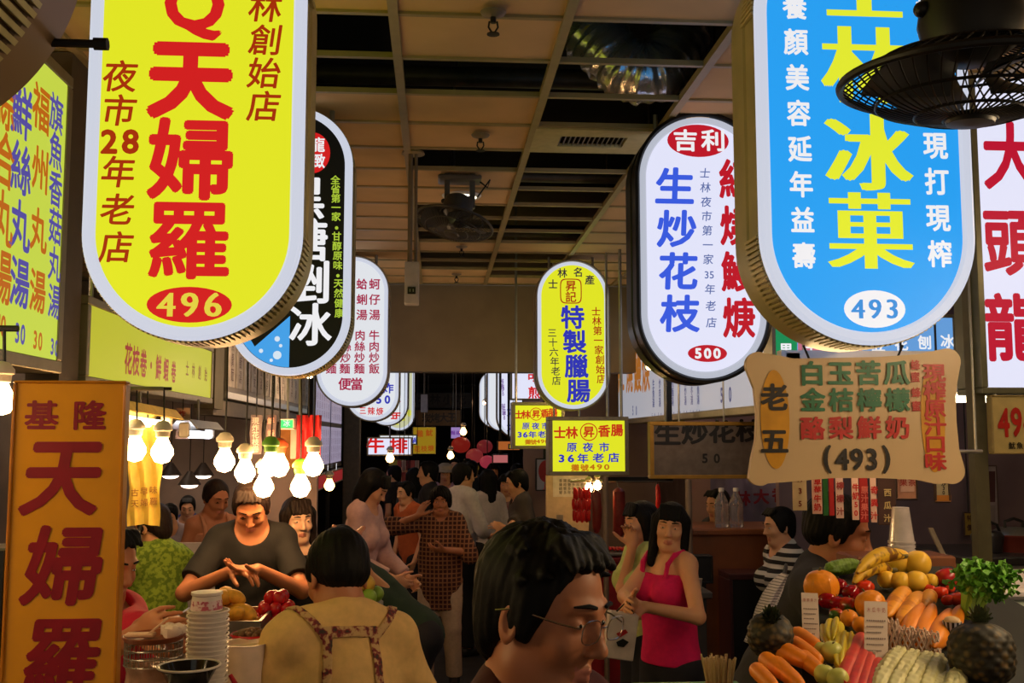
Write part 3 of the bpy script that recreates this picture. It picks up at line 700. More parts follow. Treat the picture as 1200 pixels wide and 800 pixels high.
l = Letters('Y', Y, .004); l.line('酪梨鮮奶', 952, 502, 1051, 501, 26, .035, 1.1); l.line('現榨原汁口味', 1094, 437, 1096, 541, 21, .035, 1.25); l.line('蜂蜜', 1072, 428, 1072, 442, 12, .03, .9); l.line('蜂蜜', 1073, 460, 1073, 476, 12, .03, .9); l.build('red_lettering', mat('board_red', (186, 36, 26), .4), t)
b = MB(); b.tube([P(951, 423, Y)-t.location+Vector((0, .01, 0)), P(943, 404, Y)-t.location+Vector((0, .01, 0))], .003, 6); b.tube([P(1052, 422, Y)-t.location+Vector((0, .01, 0)), P(1060, 404, Y)-t.location+Vector((0, .01, 0))], .003, 6); b.build('string', M_cable, t)
# big white sign at right edge with red characters
Y = 3.9
t, w, h = box_sign('box_sign', 'white upright lightbox with large red characters at the right edge', 1143, 1232, 60, 461, Y, .2, M_w2, mat('green_grey_frame', (112, 112, 88), .4, metal=.3), .025)
l = LY(Y+.006); l.line('大頭龍', 1185, 184, 1187, 385, 78, .03, .85); l.build('lettering', glow('sign_crimson2', (190, 20, 50), .9, False), t); hanger(t, (-w*.3, w*.3), h-.01, CZ-t.location.z, .1)
t, w, h = box_sign('number_board', 'small cream board with red 494 hung under the white lightbox', 1163, 1222, 463, 532, Y, .04, mat('cream_plate', (196, 176, 112), .5), mat('cream_edge', (170, 150, 96), .5), .006)
l = LY(Y+.004); l.line('494', 1176, 495, 1206, 494, 46, .03, .62); l.build('lettering', mat('board_red', (186, 36, 26), .4), t)
l = LY(Y+.004); l.line('魷魚羹', 1186, 522, 1204, 522, 8, .02); l.build('small_lettering', mat('board_black', (34, 26, 22), .4), t)
b = MB(); b.tube([(-w*.35, .02, h-.005), (-w*.35, .02, h+.006)], .006); b.tube([(w*.35, .02, h-.005), (w*.35, .02, h+.006)], .006); b.build('hook', M_steel, t)
# coloured shop lightbox glimpsed under the blue sign
Y = 5.3
t, w, h = box_sign('box_sign', 'lightbox in green, pink and blue stripes glimpsed under the blue sign', 905, 1122, 368, 440, Y, .15, glow('pale_blue_acrylic', (110, 170, 235), .8), M_alu, .02)
l = LY(Y+.006); l.rect(908, 372, 934, 437); l.build('green_stripe', glow('stripe_green', (30, 150, 90), .8, False), t)
l = LY(Y+.006); l.rect(935, 372, 1010, 437); l.build('pink_stripe', glow('stripe_pink', (210, 120, 140), .8, False), t)
l = Letters('Y', Y+.006, .003); l.line('果汁冰沙豆花刨冰', 921, 410, 1110, 400, 16, .03); l.build('lettering', glow('sign_white', (240, 240, 244), .95, False), t); hanger(t, (-w*.4, w*.4), h-.01, CZ-t.location.z, .07)

# ---------------------------------------------------------------- hanging socket box, fans, downlight
p = PZ(483, 178, CZ); Y = p.y
t = thing('socket_box', 'grey socket box hanging from the ceiling on a thin pole', 'socket', (gx(481, Y), Y, gz(481, 357, Y)))
zb = gz(481, 308, Y)-t.location.z; b = MB(); b.box((0, 0, zb/2), (.072, .09, zb), bev=.004); b.build('housing', mat('grey_white_enamel', (176, 170, 172), .45), t)
b = MB(); b.tube([(-.012, 0, zb-.003), (-.012, 0, CZ-t.location.z)], .012, 8); b.tube([(.018, 0, zb-.003), (.016, 0, CZ-t.location.z)], .008, 8); b.build('pole', mat('pole_grey', (120, 106, 88), .5), t, True)
b = MB(); b.lathe([(.06, -.012), (.055, 0)], (0, 0, CZ-t.location.z), 18); b.build('ceiling_plate', M_bar, t, True)
b = MB(); b.box((.0, -.047, zb*.31), (.04, .006, .036), bev=.002); o = b.build('socket', M_black, t); b = MB()
for sx in (-.008, .008): b.box((sx, -.051, zb*.31), (.004, .004, .014))
b.build('slot', M_steel, o)
q = P(497, 483, 15.0); sb2 = thing('socket_box', 'small grey box hanging far down the aisle beyond the beam', 'socket', q)
b = MB(); b.box((0, 0, .13), (.1, .1, .26), bev=.006); b.build('housing', mat('grey_white_enamel', (176, 170, 172), .45), sb2)
b = MB(); b.tube([(0, 0, .255), (0, 0, 3.27-q.z)], .012, 8); b.build('pole', mat('pole_grey', (120, 106, 88), .5), sb2, True)
def fan(label, c, tilt, R_, mount, body_mat, ring=None, rings=9, spokes=56, drop=None):
    """cage fan: c centre, tilt matrix takes the fan's own axis z (grille side down) into place"""
    t = thing('cage_fan', label, 'fan', c); Rm = R_
    def tf(v): return tilt @ Vector(v)
    def curve(u, side): return (Rm*u, side*(.055*(1-u**2.6)+.012*(1-u)))     # radius, height
    b = MB()
    for side in (-1, 1):
        for k in range(spokes):
            a0 = 2*PI*k/spokes; pts = []
            for u in np.linspace(.2, 1, 9): r, z = curve(u, side); a = a0+side*.35*(1-u); pts.append(tf((r*math.cos(a), r*math.sin(a), z)))
            b.tube(pts, .0016, 4, False)
        for u in (.2, .42, .72): 
            r, z = curve(u, side); b.tube([tf((r*math.cos(2*PI*k/40), r*math.sin(2*PI*k/40), z)) for k in range(41)], .0028, 5, False)
    b.build('cage', body_mat, t)
    b = MB(); b.tube([tf((Rm*math.cos(2*PI*k/56), Rm*math.sin(2*PI*k/56), 0)) for k in range(57)], .0075, 8, False); b.build('cage_rim', body_mat, t, True)
    b = MB(); r, z = curve(.2, -1); b.lathe([(.005, z-.012), (r*.9, z-.008), (r*1.05, z+.006), (.005, z+.008)], n=26, M=tilt); b.build('front_badge', ring or body_mat, t, True)
    for k in range(4):
        b = MB(); a0 = k*PI/2; vs = []
        for u in np.linspace(.15, .86, 8):
            for v in np.linspace(-.5, .5, 5):
                wd = .62*(1-.3*abs(u-.55)); a = a0+v*wd*1.5+.3*u; vs.append(tf((Rm*u*math.cos(a), Rm*u*math.sin(a), v*.045)))
        fs = [(i*5+j, i*5+j+1, i*5+j+6, i*5+j+5) for i in range(7) for j in range(4)]
        b.add(vs, fs); b.add([v+tf((0, 0, .003)) for v in vs], [f[::-1] for f in fs]); b.build('blade', mat('fan_blade', (52, 54, 58), .35), t, True)
    b = MB(); b.lathe([(.03, .03), (.075, .06), (.085, .1), (.08, .145), (.05, .165), (.01, .17)], n=26, M=tilt); o = b.build('motor', body_mat, t, True)
    b = MB(); q = tf((-.085, 0, .12)); b.ball(q, .014); b.build('knob', body_mat, o, True)
    top = Vector(mount)-Vector(c); b = MB(); q = tf((0, 0, .15))
    if drop:
        for s in (-1, 1): b.box(((q.x+s*.07), (q.y+top.y)/2, (q.z+top.z)/2), (.03, .05, abs(top.z-q.z)+.1), bev=.006)
        b.box((top.x*0+q.x, top.y, top.z-.012), (.24, .16, .025), bev=.008); b.tube([(q.x-.07, q.y, q.z), (q.x+.07, q.y, q.z)], .02, 10)
    else:
        b.tube([q, q+Vector((0, 0, .08)), top*.6+q*.4, top], .018, 10); b.lathe([(.07, -.03), (.08, 0)], top, 20)
    b.build('bracket', body_mat if not drop else mat('fan_bracket', (92, 86, 82), .45), t, True)
    b = MB(); q2 = q+Vector((.1, .02, .02)); b.tube([q2, q2+Vector((.07, 0, .1)), (q2+top)/2+Vector((.1, 0, 0)), top+Vector((.1, 0, -.02))], .005, 6); b.build('cord', M_cable, t, True)
    return t
tl1 = Matrix.Rotation(rad(3), 3, 'X') @ Matrix.Rotation(rad(1), 3, 'Y')
c = P(1137, 96, 1.62)
fan('black cage fan hanging in front of the blue sign', c, tl1, .21, (c.x+.04, c.y+.08, CZ), M_black)
tl2 = Matrix.Rotation(rad(14), 3, 'X') @ Matrix.Rotation(rad(14), 3, 'Y')
mp = PZ(541, 206, CZ); c = P(532, 262, mp.y-.05)
fan('grey cage fan mounted on the ceiling tile above the aisle', c, Matrix.Rotation(rad(-12), 3, 'X') @ Matrix.Rotation(rad(12), 3, 'Y'), .215, (mp.x, mp.y, CZ-.01), mat('fan_grey', (70, 66, 64), .45), drop=True)
p = PZ(541, 231, CZ-.01); b = MB()
t = thing('downlight', 'round white downlight in the ceiling half hidden by the far fan', 'lamp', (p.x, p.y, CZ))
b.lathe([(.11, -.012), (.12, 0), (.1, .002)], n=28); b.build('trim_ring', M_white, t, True)
b = MB(); b.lathe([(.098, -.01), (.06, -.02), (.005, -.024)], n=28); b.build('diffuser', glow('downlight_glow', (255, 244, 220), 3.), t, True)
# ---------------------------------------------------------------- lamps
M_bulb = glow('bulb_glow', (255, 196, 128), 42.)
M_tube = glow('tube_glow', (255, 236, 190), 9.)
M_tubew = glow('tube_white', (236, 240, 255), 9.)
M_por = mat('porcelain', (206, 196, 178), .4)
def bulb(label, p, ztop, sock=None, r=.037, m=None, group='bare bulbs over the left stall', hook=True, dy=0.):
    p = Vector(p); t = thing('hanging_bulb', label, 'lamp', p, group)
    b = MB(); b.lathe([(.004, -r), (r*.62, -r*.82), (r, -r*.15), (r*.95, r*.3), (r*.6, r*.95), (r*.42, r*1.35)], n=20, caps=True); b.build('bulb', m or M_bulb, t, 80)
    b = MB(); b.lathe([(r*.45, r*1.3), (r*.62, r*1.4), (r*.66, r*1.9), (r*.85, r*2.0), (r*.85, r*2.3), (r*.45, r*2.8), (.004, r*2.9)], n=18); b.build('socket', sock or M_por, t, 50)
    b = MB(); b.tube([(0, 0, r*2.8), (.004, dy*.4, (ztop-p.z)*.5), (0, dy, ztop-p.z)], .004, 6)
    if hook: b.tube([(-.03, dy, ztop-p.z), (.03, dy, ztop-p.z)], .007, 6)
    b.build('cord', M_cable, t, True); return t
M_sgreen = mat('green_socket', (90, 150, 50), .4); M_sred = mat('orange_socket', (200, 90, 50), .4)
ra, rb_ = 0, 0
t = thing('lamp_rail', 'thin steel rail the bare bulbs hang from over the left stall', 'rail', (-.72, 4.69, 2.38))
b = MB(); b.tube([(-.27, 0, .02), (.24, 0, .02)], .012, 8); b.build('bar', M_steel, t, True)
b = MB(); b.tube([(-.2, 0, .03), (-.2, 0, CZ-2.38)], .005, 6); b.tube([(.2, 0, .03), (.2, 0, CZ-2.38)], .005, 6); b.build('rod', M_steel, t, True)
for px, py, s, lab in ((263, 541, M_por, 'bare bulb in a pale socket, leftmost of the cluster over the fried food'), (287, 554, M_por, 'bare bulb in a pale socket, second from the left in the cluster'),
                       (309, 571, M_por, 'lowest bare bulb on a bare cord, middle of the cluster'), (317, 546, M_sgreen, 'bare bulb under a green socket, middle of the cluster'),
                       (327, 547, M_sred, 'bare bulb under an orange socket, middle of the cluster'), (352, 571, M_sgreen, 'bare bulb under a green socket at the right end of the cluster'), (367, 546, M_por, 'highest bare bulb at the right end of the cluster')):
    dy_ = -.1 if px in (309, 327, 352) else .05 if px == 317 else 0; bulb(lab, P(px, py, 4.69-dy_), 2.40, s, r=.046, dy=dy_)
t = thing('lamp_rail', 'short steel arm holding the two bulbs by the yellow plastic sheet', 'rail', (-1.25, 4.3, 2.02))
b = MB(); b.tube([(-.11, 0, .085), (.13, 0, .085)], .009, 8); b.tube([(-.11, 0, .085), (-.11, 0, .12)], .009, 8); b.build('bar', M_steel, t, True)
for px, py, lab in ((158, 528, 'bare bulb glowing close against the yellow plastic sheet'), (190, 530, 'bare bulb just right of the yellow plastic sheet')): bulb(lab, P(px, py, 4.3), 2.105, M_por, r=.045, group='bulbs by the yellow sheet')
# fluorescent battens
def batten(label, a, bb, m, ref, up):
    a, bb = Vector(a), Vector(bb); c = (a+bb)/2; t = thing('tube_lamp', label, 'lamp', c); d = (bb-a)/2
    b = MB(); b.tube([-d, d], .02, 12); b.build('tube', m, t, True)
    b = MB()
    for s in (-1, 1): b.box(d*s*1.02+Vector((0, 0, .02)), (.05, .04, .08), bev=.008)
    b.build('end_cap', M_white, t)
    L = d.length*2+.08; n = Vector((-d.y, d.x, 0)).normalized(); b = MB(); u = d.normalized()*L/2
    prof = [(-.075, .03), (-.035, .075), (.035, .075), (.075, .03), (.07, .026), (.032, .068), (-.032, .068), (-.07, .026)]
    if ref is None: ref = M_white; prof = [(-.02, .03), (-.02, .06), (.02, .06), (.02, .03)]
    b.loft([[u*s+n*x+Vector((0, 0, z)) for x, z in prof] for s in (-1, 1)]); b.build('reflector', ref, t)
    b = MB(); b.tube([Vector((0, 0, .07)), Vector((0, 0, up-c.z))], .008, 6); b.build('hanger', M_steel, t, True)
    return t
batten('warm tube lamp with a yellow reflector under the yellow fascia sign', (-1.3, 4.15, 1.985), (-1.3, 5.05, 1.965), M_tube, mat('yellow_reflector', (236, 206, 110), .5), 2.115)
batten('cool white tube lamp in a steel reflector under the far end of the fascia sign', (-1.3, 5.42, 1.925), (-1.3, 6.0, 1.92), M_tubew, M_steel, 2.115)
batten('unseen tube lamp added as key light under the near end of the yellow menu lightbox', (-1.44, 1.25, 2.03), (-1.44, 2.15, 2.03), glow('added_key_tube', (255, 214, 156), 60.), None, 2.14)  # unseen tube, added as the warm key from the left
batten('unseen fill tube lamp added over the near right stall, beside the viewer', (1.25, -.7, 2.5), (1.25, .3, 2.5), glow('fill_tube_near_right', (255, 206, 140), 9.), None, CZ)  # not in view; added as weak fill from beside the camera
batten('unseen fill tube lamp added inside the left stall out beyond the menu lightbox', (-2.3, 2.6, 2.75), (-2.3, 3.8, 2.75), glow('fill_tube_inner', (255, 214, 160), 40.), None, CZ)  # out of view, added to brighten the ceiling and stall interior
batten('unseen fill tube lamp added inside the right stall beyond the white upright lightbox', (2.7, 2.3, 2.75), (2.7, 3.5, 2.75), glow('fill_tube_inner', (255, 214, 160), 40.), None, CZ)  # its pair on the right, also unseen and added for the ceiling
batten('unseen fill tube lamp added over the right side of the fruit stand', (1.8, 1.2, 2.3), (1.8, 2.2, 2.3), glow('fill_tube_fruit_near', (255, 222, 172), 95.), M_white, CZ)  # out of view, added to brighten the fruit from the upper right
bulb('bare bulb at the left edge beside the orange panel', P(1, 470, 2.3), 2.14, M_por, r=.03)
batten('hidden fill tube lamp added behind the juice board over the fruit', (1.05, 2.96, 2.1), (1.5, 2.96, 2.1), glow('fill_tube_fruit', (255, 214, 150), 16.), None, CZ)  # added light kept out of sight, for the fruit and vendor's face
batten('tube lamp glimpsed between the juice board and the white lightbox', (2.22, 4.55, 2.085), (2.85, 4.5, 2.085), M_tube, M_white, CZ)
batten('hidden fill tube lamp added over the low food counter behind the noodle menu sign', (-.85, 8.6, 2.3), (-.85, 9.3, 2.3), glow('fill_tube_aisle', (255, 206, 150), 40.), None, CZ)  # added fill for the middle of the aisle, concealed by the sign
batten('hidden fill tube lamp added over the sausage stall behind the yellow oval sign', (1.17, 8.5, 2.3), (1.17, 9.2, 2.3), glow('fill_tube_aisle', (255, 206, 150), 40.), None, CZ)  # added fill on the right of the aisle, concealed by the oval sign
batten('hidden fill tube lamp added over the left of the aisle behind the black sign', (-.85, 6.3, 2.32), (-.85, 6.9, 2.32), glow('fill_tube_aisle', (255, 206, 150), 40.), None, CZ)  # added to light the crowd from the front, out of sight
batten('hidden fill tube lamp added over the right of the aisle behind the white 500 sign', (1.36, 5.9, 2.36), (1.36, 6.5, 2.36), glow('fill_tube_aisle', (255, 206, 150), 40.), None, CZ)  # added front light for the crowd, screened by the sign
batten('hidden fill tube lamp added behind the far signs on the left', (-.75, 16.8, 2.6), (-.75, 17.8, 2.6), glow('fill_tube_farend', (255, 190, 140), 40.), None, 3.27)  # added to lift the dark far end, screened by the signs
batten('hidden fill tube lamp added behind the far signs on the right', (.86, 17.9, 2.55), (.86, 18.9, 2.55), glow('fill_tube_farend', (255, 190, 140), 40.), None, 3.27)  # second added light for the far end, also out of sight
batten('fill tube lamp added inside the far left stalls', (-2.6, 8.2, 2.5), (-2.6, 9.4, 2.5), glow('fill_tube_far_left', (255, 230, 200), 24.), M_white, CZ)  # added fill for the left stall interior and the aisle beside it
batten('fill tube lamp added over the seats inside the left stall', (-2.9, 5.2, 2.75), (-2.2, 5.2, 2.75), glow('fill_tube_seats', (255, 214, 180), 24.), M_white, CZ)  # added fill to lighten the inside of the left stall
batten('fill tube lamp added over the wooden counter at right', (2.2, 7.2, 2.3), (3.2, 7.2, 2.3), glow('fill_tube_dim', (255, 206, 170), 12.), M_white, CZ)  # added fill for the dark middle distance on the right
for px, py, lab in ((690, 572, 'bare bulb glowing beside the hanging red sausages'), (700, 569, 'second bare bulb beside the hanging red sausages')): bulb(lab, P(px, py, 7.9), 1.9+.02, M_por, group='bulbs of the sausage stall', r=.032)
for px, py, Y, lab in ((457, 537, 13.5, 'small bare bulb below the white steak lightbox'), (386, 569, 11.0, 'small round bulb on the wall below the red lightbox'), (543, 506, 17., 'far bulb above the red lanterns'), (601, 567, 12.5, 'bare bulb far down the right side of the aisle'), (528, 534, 16.5, 'far bulb among the red lanterns')):
    bulb(lab, P(px, py, Y), 3.27 if Y > 9.9 else CZ, M_por, group='far bulbs', r=.055, m=glow('far_bulb', (255, 190, 110), 14.))
# small green lamp, strips and red cloth behind the bulbs
Y = 4.9
t, w, h = box_sign('box_sign', 'small glowing green lightbox behind the bulbs', 327, 345, 490, 503, Y, .06, glow('green_glow', (70, 235, 120), 1.2), M_white, .008); hanger(t, (0,), h-.004, 2.6-t.location.z, .03, .006)
l = LY(Y+.004); l.line('冰', 336, 496, 336, 496, 8, .02); l.build('lettering', M_wht, t)
STALLBAR = MB(); STALLBAR.tube([(-.93, 4.95, 2.6), (-.5, 4.95, 2.6)], .018, 10); STALLBAR.tube([(-.88, 4.95, 2.6), (-.88, 4.95, CZ)], .01, 8); STALLBAR.tube([(-.55, 4.95, 2.6), (-.55, 4.95, CZ)], .01, 8)
tag(STALLBAR.build('hanging_rail', M_steel, smooth=True), 'steel rail holding the hanging strips behind the bulbs', 'rail')
for x0, x1, y0, y1, c, ink, txt, lab in ((293, 306, 487, 532, (118, 104, 112), (210, 190, 190), '現炸花枝卷', 'grey hanging price strip with pale characters, left one behind the bulbs'), (312, 323, 487, 528, (112, 96, 104), (220, 160, 150), '鮮蝦卷', 'grey hanging price strip with pink characters, right one behind the bulbs'), (206, 221, 479, 514, (186, 150, 130), (170, 40, 40), '炸花枝', 'pale paper tag with red characters hanging between the two tube lamps')):
    Yq = 4.95 if x0 > 250 else 5.62; p0 = P((x0+x1)/2, y1, Yq); wq = (x1-x0)*mpp(Yq); hq = (y1-y0)*mpp(Yq); top = 2.6 if x0 > 250 else 2.115
    t = thing('price_strip', lab, 'sign', p0); b = MB(); n = 10
    for k in range(n): b.box((.002*math.sin(k), .003*math.sin(k*.8), hq*(k+.5)/n), (wq, .004, hq/n))
    b.build('paper', mat('strip_paper_%d' % x0, c, .8), t); l = LY(Yq-.008); l.line(txt, (x0+x1)/2, y0+6, (x0+x1)/2, y1-6, 8, .02); l.build('lettering', mat('strip_ink_%d' % x0, ink, .7), t)
    b = MB(); b.tube([(0, 0, hq-.01), (0, 0, top-p0.z)], .003, 6); b.build('string', M_cable, t)
p0 = P(361, 545, 5.0); t = thing('red_cloth', 'red cloth strip hanging at the right end behind the bulbs', 'cloth', p0); b = MB(); vs = []; nx, nz = 14, 10; wq, hq = .12, .24
for j in range(nz+1):
    for i in range(nx+1): vs.append((-wq/2+wq*i/nx, .018*math.sin(i*1.6+j*.3), hq*j/nz))
b.add(vs, [(j*(nx+1)+i, j*(nx+1)+i+1, (j+1)*(nx+1)+i+1, (j+1)*(nx+1)+i) for j in range(nz) for i in range(nx)]); b.add([Vector(v)+Vector((0, .004, 0)) for v in vs], [(j*(nx+1)+i, (j+1)*(nx+1)+i, (j+1)*(nx+1)+i+1, j*(nx+1)+i+1) for j in range(nz) for i in range(nx)])
b.build('cloth', mat('red_cloth', (206, 50, 56), .8), t, True); b = MB(); b.tube([(0, 0, hq-.01), (0, -.05, 2.6-p0.z)], .004, 6); b.build('string', M_cable, t)
# yellow plastic sheet
p0 = P(168, 614, 4.75); w_, h_ = 36*mpp(4.75), 112*mpp(4.75); t = thing('plastic_sheet', 'yellow plastic sheet with faint writing hanging beside the bulbs', 'sheet', p0)
b = MB(); vs = []; nx, nz = 12, 14
for j in range(nz+1):
    for i in range(nx+1): u = i/nx-.5; vs.append((u*w_*(1+.05*math.sin(j)), .01*math.sin(i*1.3+j*.5), h_*j/nz-.02*abs(u)*(j == 0)))
b.add(vs, [(j*(nx+1)+i, j*(nx+1)+i+1, (j+1)*(nx+1)+i+1, (j+1)*(nx+1)+i) for j in range(nz) for i in range(nx)]); m_ = mat('yellow_film', (240, 206, 90), .4, trans=.0, sss=.2); b.build('film', m_, t, True)
l = LY(4.735); l.line('古早味', 158, 577, 180, 574, 9, .01); l.line('天婦羅', 158, 590, 180, 587, 9, .01); l.build('lettering', mat('film_ink', (170, 120, 60), .7), t)
b = MB(); b.tube([(0, .02, h_-.01), (0, .0, 2.115-p0.z)], .004, 6); b.build('string', M_cable, t)
b = MB(); b.tube([(-1.42, 4.85, 2.13), (-1.40, 4.85, 1.9), P(167, 606, 4.82), P(160, 635, 4.68), P(150, 650, 4.65), P(143, 662, 4.62), P(138, 700, 4.6)], .007, 8); tag(b.build('black_cable', M_cable, smooth=True), 'black cable drooping below the yellow plastic sheet', 'cable')

# ---------------------------------------------------------------- left stall
M_ss = mat('stainless_top', (150, 146, 138), .3, metal=.85, var=.12)
M_cab = mat('cabinet_steel', (98, 92, 88), .45, metal=.5, var=.15)
def counter(label, x0, x1, y0, y1, zt, top=M_ss, body=M_cab, name='food_counter', legs=True):
    t = thing(name, label, 'counter', ((x0+x1)/2, (y0+y1)/2, 0)); w, d = x1-x0, y1-y0
    b = MB(); b.box((0, 0, zt-.02), (w, d, .04), bev=.008); b.build('worktop', top, t)
    b = MB(); b.box((0, 0, (zt-.04+.12)/2+.0), (w-.06, d-.06, zt-.16)); b.build('body', body, t)
    for sx in (-1, 1):
        for sy in (-1, 1): b = MB(); b.tube([(sx*(w/2-.06), sy*(d/2-.06), 0), (sx*(w/2-.06), sy*(d/2-.06), .14)], .025, 10); b.build('leg', M_steel, t, True)
    return t
counter('steel food counter behind the orange panel, holding bowls and tubs', -1.28, -.42, 2.34, 2.92, 1.19)
counter('steel counter of fried food and fruit in front of the black-shirted vendor', -1.28, -.17, 3.42, 4.3, 1.19)
M_paper = mat('white_bowl', (226, 214, 204), .45, var=.03)
def bowl_mesh(R_, H, t=.003, rb=.6): return [(.004, 0), (R_*rb, 0), (R_*.93, H*.9), (R_*1.02, H*.93), (R_*1.02, H), (R_*.95, H), (R_*rb*.97, t), (.004, t)]
Y = 2.5; c = P(242, 790, Y); b = MB(); b.lathe(bowl_mesh(.048, .05), n=28, rb=None) if False else b.lathe(bowl_mesh(.048, .05), n=28)
b0 = b.build('paper_bowl', M_paper, None, 50); tag(b0, 'white paper bowl nested in the tall stack on the left counter', 'bowl', 'stacked white bowls'); b0.location = (c.x, Y, 1.191)
NB = 25
for k in range(1, NB): dup(b0, (c.x+.0008*math.sin(k*2.1), Y+.0008*math.cos(k*1.3), 1.191+k*.0108), (0, 0, k*.7))
zt = 1.191+(NB-1)*.0108+.05
t = thing('paper_tub', 'white paper tub with a pink dotted band upside down on the bowl stack', 'tub', (c.x-.004, Y, zt)); b = MB(); b.lathe([(.004, 0), (.036, 0), (.033, .034), (.036, .036), (.036, .042), (.004, .043)], n=28); b.build('tub', M_paper, t, 50)
b = MB(); b.lathe([(.0364, .003), (.0346, .024)], n=28, caps=False); b.build('floral_band', pattern('floral_band', (230, 205, 205), (186, 90, 110), 'floral', 90), t, 50)
# black bowl on white tubs
c = PZ(219, 786, 1.36); c = P(219, 787, 2.36); b = MB(); b.lathe(bowl_mesh(.056, .045), n=28); tb = b.build('paper_bowl', M_paper, None, 50); tb.location = (c.x, 2.38, 1.191)
tag(tb, 'white paper bowl in the short stack under the black bowl', 'bowl', 'short stack under the black bowl')
for k in range(1, 10): dup(tb, (c.x, 2.38, 1.191+k*.0125))
zk = 1.191+9*.0125+.045
t = thing('black_bowl', 'black glossy bowl with a pale rim on the short stack of white bowls', 'bowl', (c.x, 2.38, zk)); b = MB(); b.lathe(bowl_mesh(.066, .05, rb=.55), n=36); b.build('bowl', mat('black_gloss', (14, 14, 16), .12), t, 50)
b = MB(); b.tube([(.0665*math.cos(a), .0665*math.sin(a), .05) for a in np.linspace(0, 2*PI, 41)], .0028, 8, False); b.build('rim', M_paper, t, True)
# white bucket
c = P(296, 800, 2.72); t = thing('white_bucket', 'white plastic bucket on the near left counter beside the yellow-shirted man', 'bucket', (c.x-.02, 2.72, 1.19)); zb = 1.9-(742-514)*mpp(2.72)-1.19
b = MB(); b.lathe([(.004, 0), (.05, 0), (.058, zb), (.062, zb), (.062, zb-.02), (.06, zb-.022)][:4]+[(.054, zb-.002), (.05, zb-.012), (.004, zb-.014)], n=30); b.build('bucket', mat('bucket_plastic', (232, 206, 186), .35), t, 50)
c2 = P(300, 735, 2.86); t = thing('red_basket', 'red plastic basket of brown dried food behind the white bucket', 'basket', (c2.x+.0, 2.83, 1.19)); zz = 1.9-(735-514)*mpp(2.83)-1.19
b = MB(); b.lathe([(.004, 0), (.045, 0), (.056, zz), (.062, zz+.004), (.06, zz+.008), (.052, zz), (.042, .006), (.004, .006)], n=26); b.build('basket', mat('red_plastic', (190, 26, 34), .35), t, 50)
b = MB()
for k in range(26): a, r_ = k*2.4, .045*math.sqrt((k+.5)/26); b.ball((r_*math.cos(a), r_*math.sin(a), zz+.004+.012*(1-r_/.05)), (.011, .009, .008), 8, 5, Matrix.Rotation(a, 3, 'Z'))
b.build('dried_food', mat('brown_food', (120, 84, 62), .6, var=.3), t, True, kind='stuff')
# pickles tray with red spoon
c = P(285, 806, 2.42); t = thing('pickle_tray', 'steel tray of chopped pickles with a red spoon in the bottom left', 'tray', (c.x, 2.42, 1.19)); zz = 1.9-(800-514)*mpp(2.42)-1.19
b = MB(); b.lathe([(.004, 0), (.05, 0), (.058, zz), (.061, zz), (.061, zz-.003), (.055, zz-.004), (.004, zz-.012)], n=30); b.build('tray', M_ss, t, 50)
b = MB()
for k in range(36): a, r_ = k*2.4, .05*math.sqrt((k+.5)/36); b.box((r_*math.cos(a), r_*math.sin(a), zz-.004), (.014, .009, .007), M=Matrix.Rotation(a, 3, 'Z') @ Matrix.Rotation(.4, 3, 'X'), bev=.001)
b.build('pickles', mat('pickle', (190, 170, 110), .5, var=.3), t, kind='stuff')
b = MB(); b.tube([(-.0, -.01, zz), (-.03, .0, zz+.045)], [.007, .005], 8); b.ball((.006, -.014, zz), (.014, .01, .004)); b.build('spoon', mat('red_plastic', (190, 26, 34), .35), t, True)
# wrapped tub with tray
c = P(180, 760, 2.62); t = thing('wrapped_tub', 'plastic wrapped tub topped by a wire basket and brown tray near the pink sleeve', 'tub', (c.x, 2.62, 1.19)); z1 = 1.9-(764-514)*mpp(2.62)-1.19; z2 = 1.9-(738-514)*mpp(2.62)-1.19
b = MB(); b.lathe([(.004, 0), (.062, 0)]+[(.064+.003*math.sin(k*2.), z1*k/10) for k in range(1, 11)]+[(.05, z1), (.004, z1)], n=30); b.build('tub', mat('wrap_film', (150, 116, 100), .2, var=.25, scale=30, bump=.4), t, True)
b = MB()
for zz in np.linspace(z1, z2, 4): b.tube([(.068*math.cos(a), .06*math.sin(a), zz) for a in np.linspace(0, 2*PI, 31)], .002, 5, False)
for k in range(34): a = 2*PI*k/34; b.tube([(.068*math.cos(a), .06*math.sin(a), z1), (.068*math.cos(a), .06*math.sin(a), z2)], .0014, 4)
b.build('wire_basket', M_steel, t)
b = MB(); b.lathe([(.004, z2), (.068, z2), (.075, z2+.012), (.072, z2+.013), (.06, z2+.004), (.004, z2+.004)], n=28); b.build('tray', mat('brown_tray', (128, 62, 40), .4), t, 50)
b = MB()
for k, (x, y) in enumerate(((.04, .0), (.055, .015), (.03, .02), (.048, -.02))): b.ball((x, y, z2+.02), (.022, .018, .016), 10, 7, fn=lambda v: 1+.18*math.sin(v.x*9+v.y*7+k))
b.build('tissue', mat('tissue_paper', (226, 206, 196), .8), t, True)
b = MB(); b.box((-.03, -.01, z2+.014), (.07, .03, .01), bev=.003); b.tube([(-.01, -.02, z2+.016), (.03, .01, z2+.05)], .003, 6); b.build('chopstick', mat('pale_wood', (214, 176, 150), .6), t)
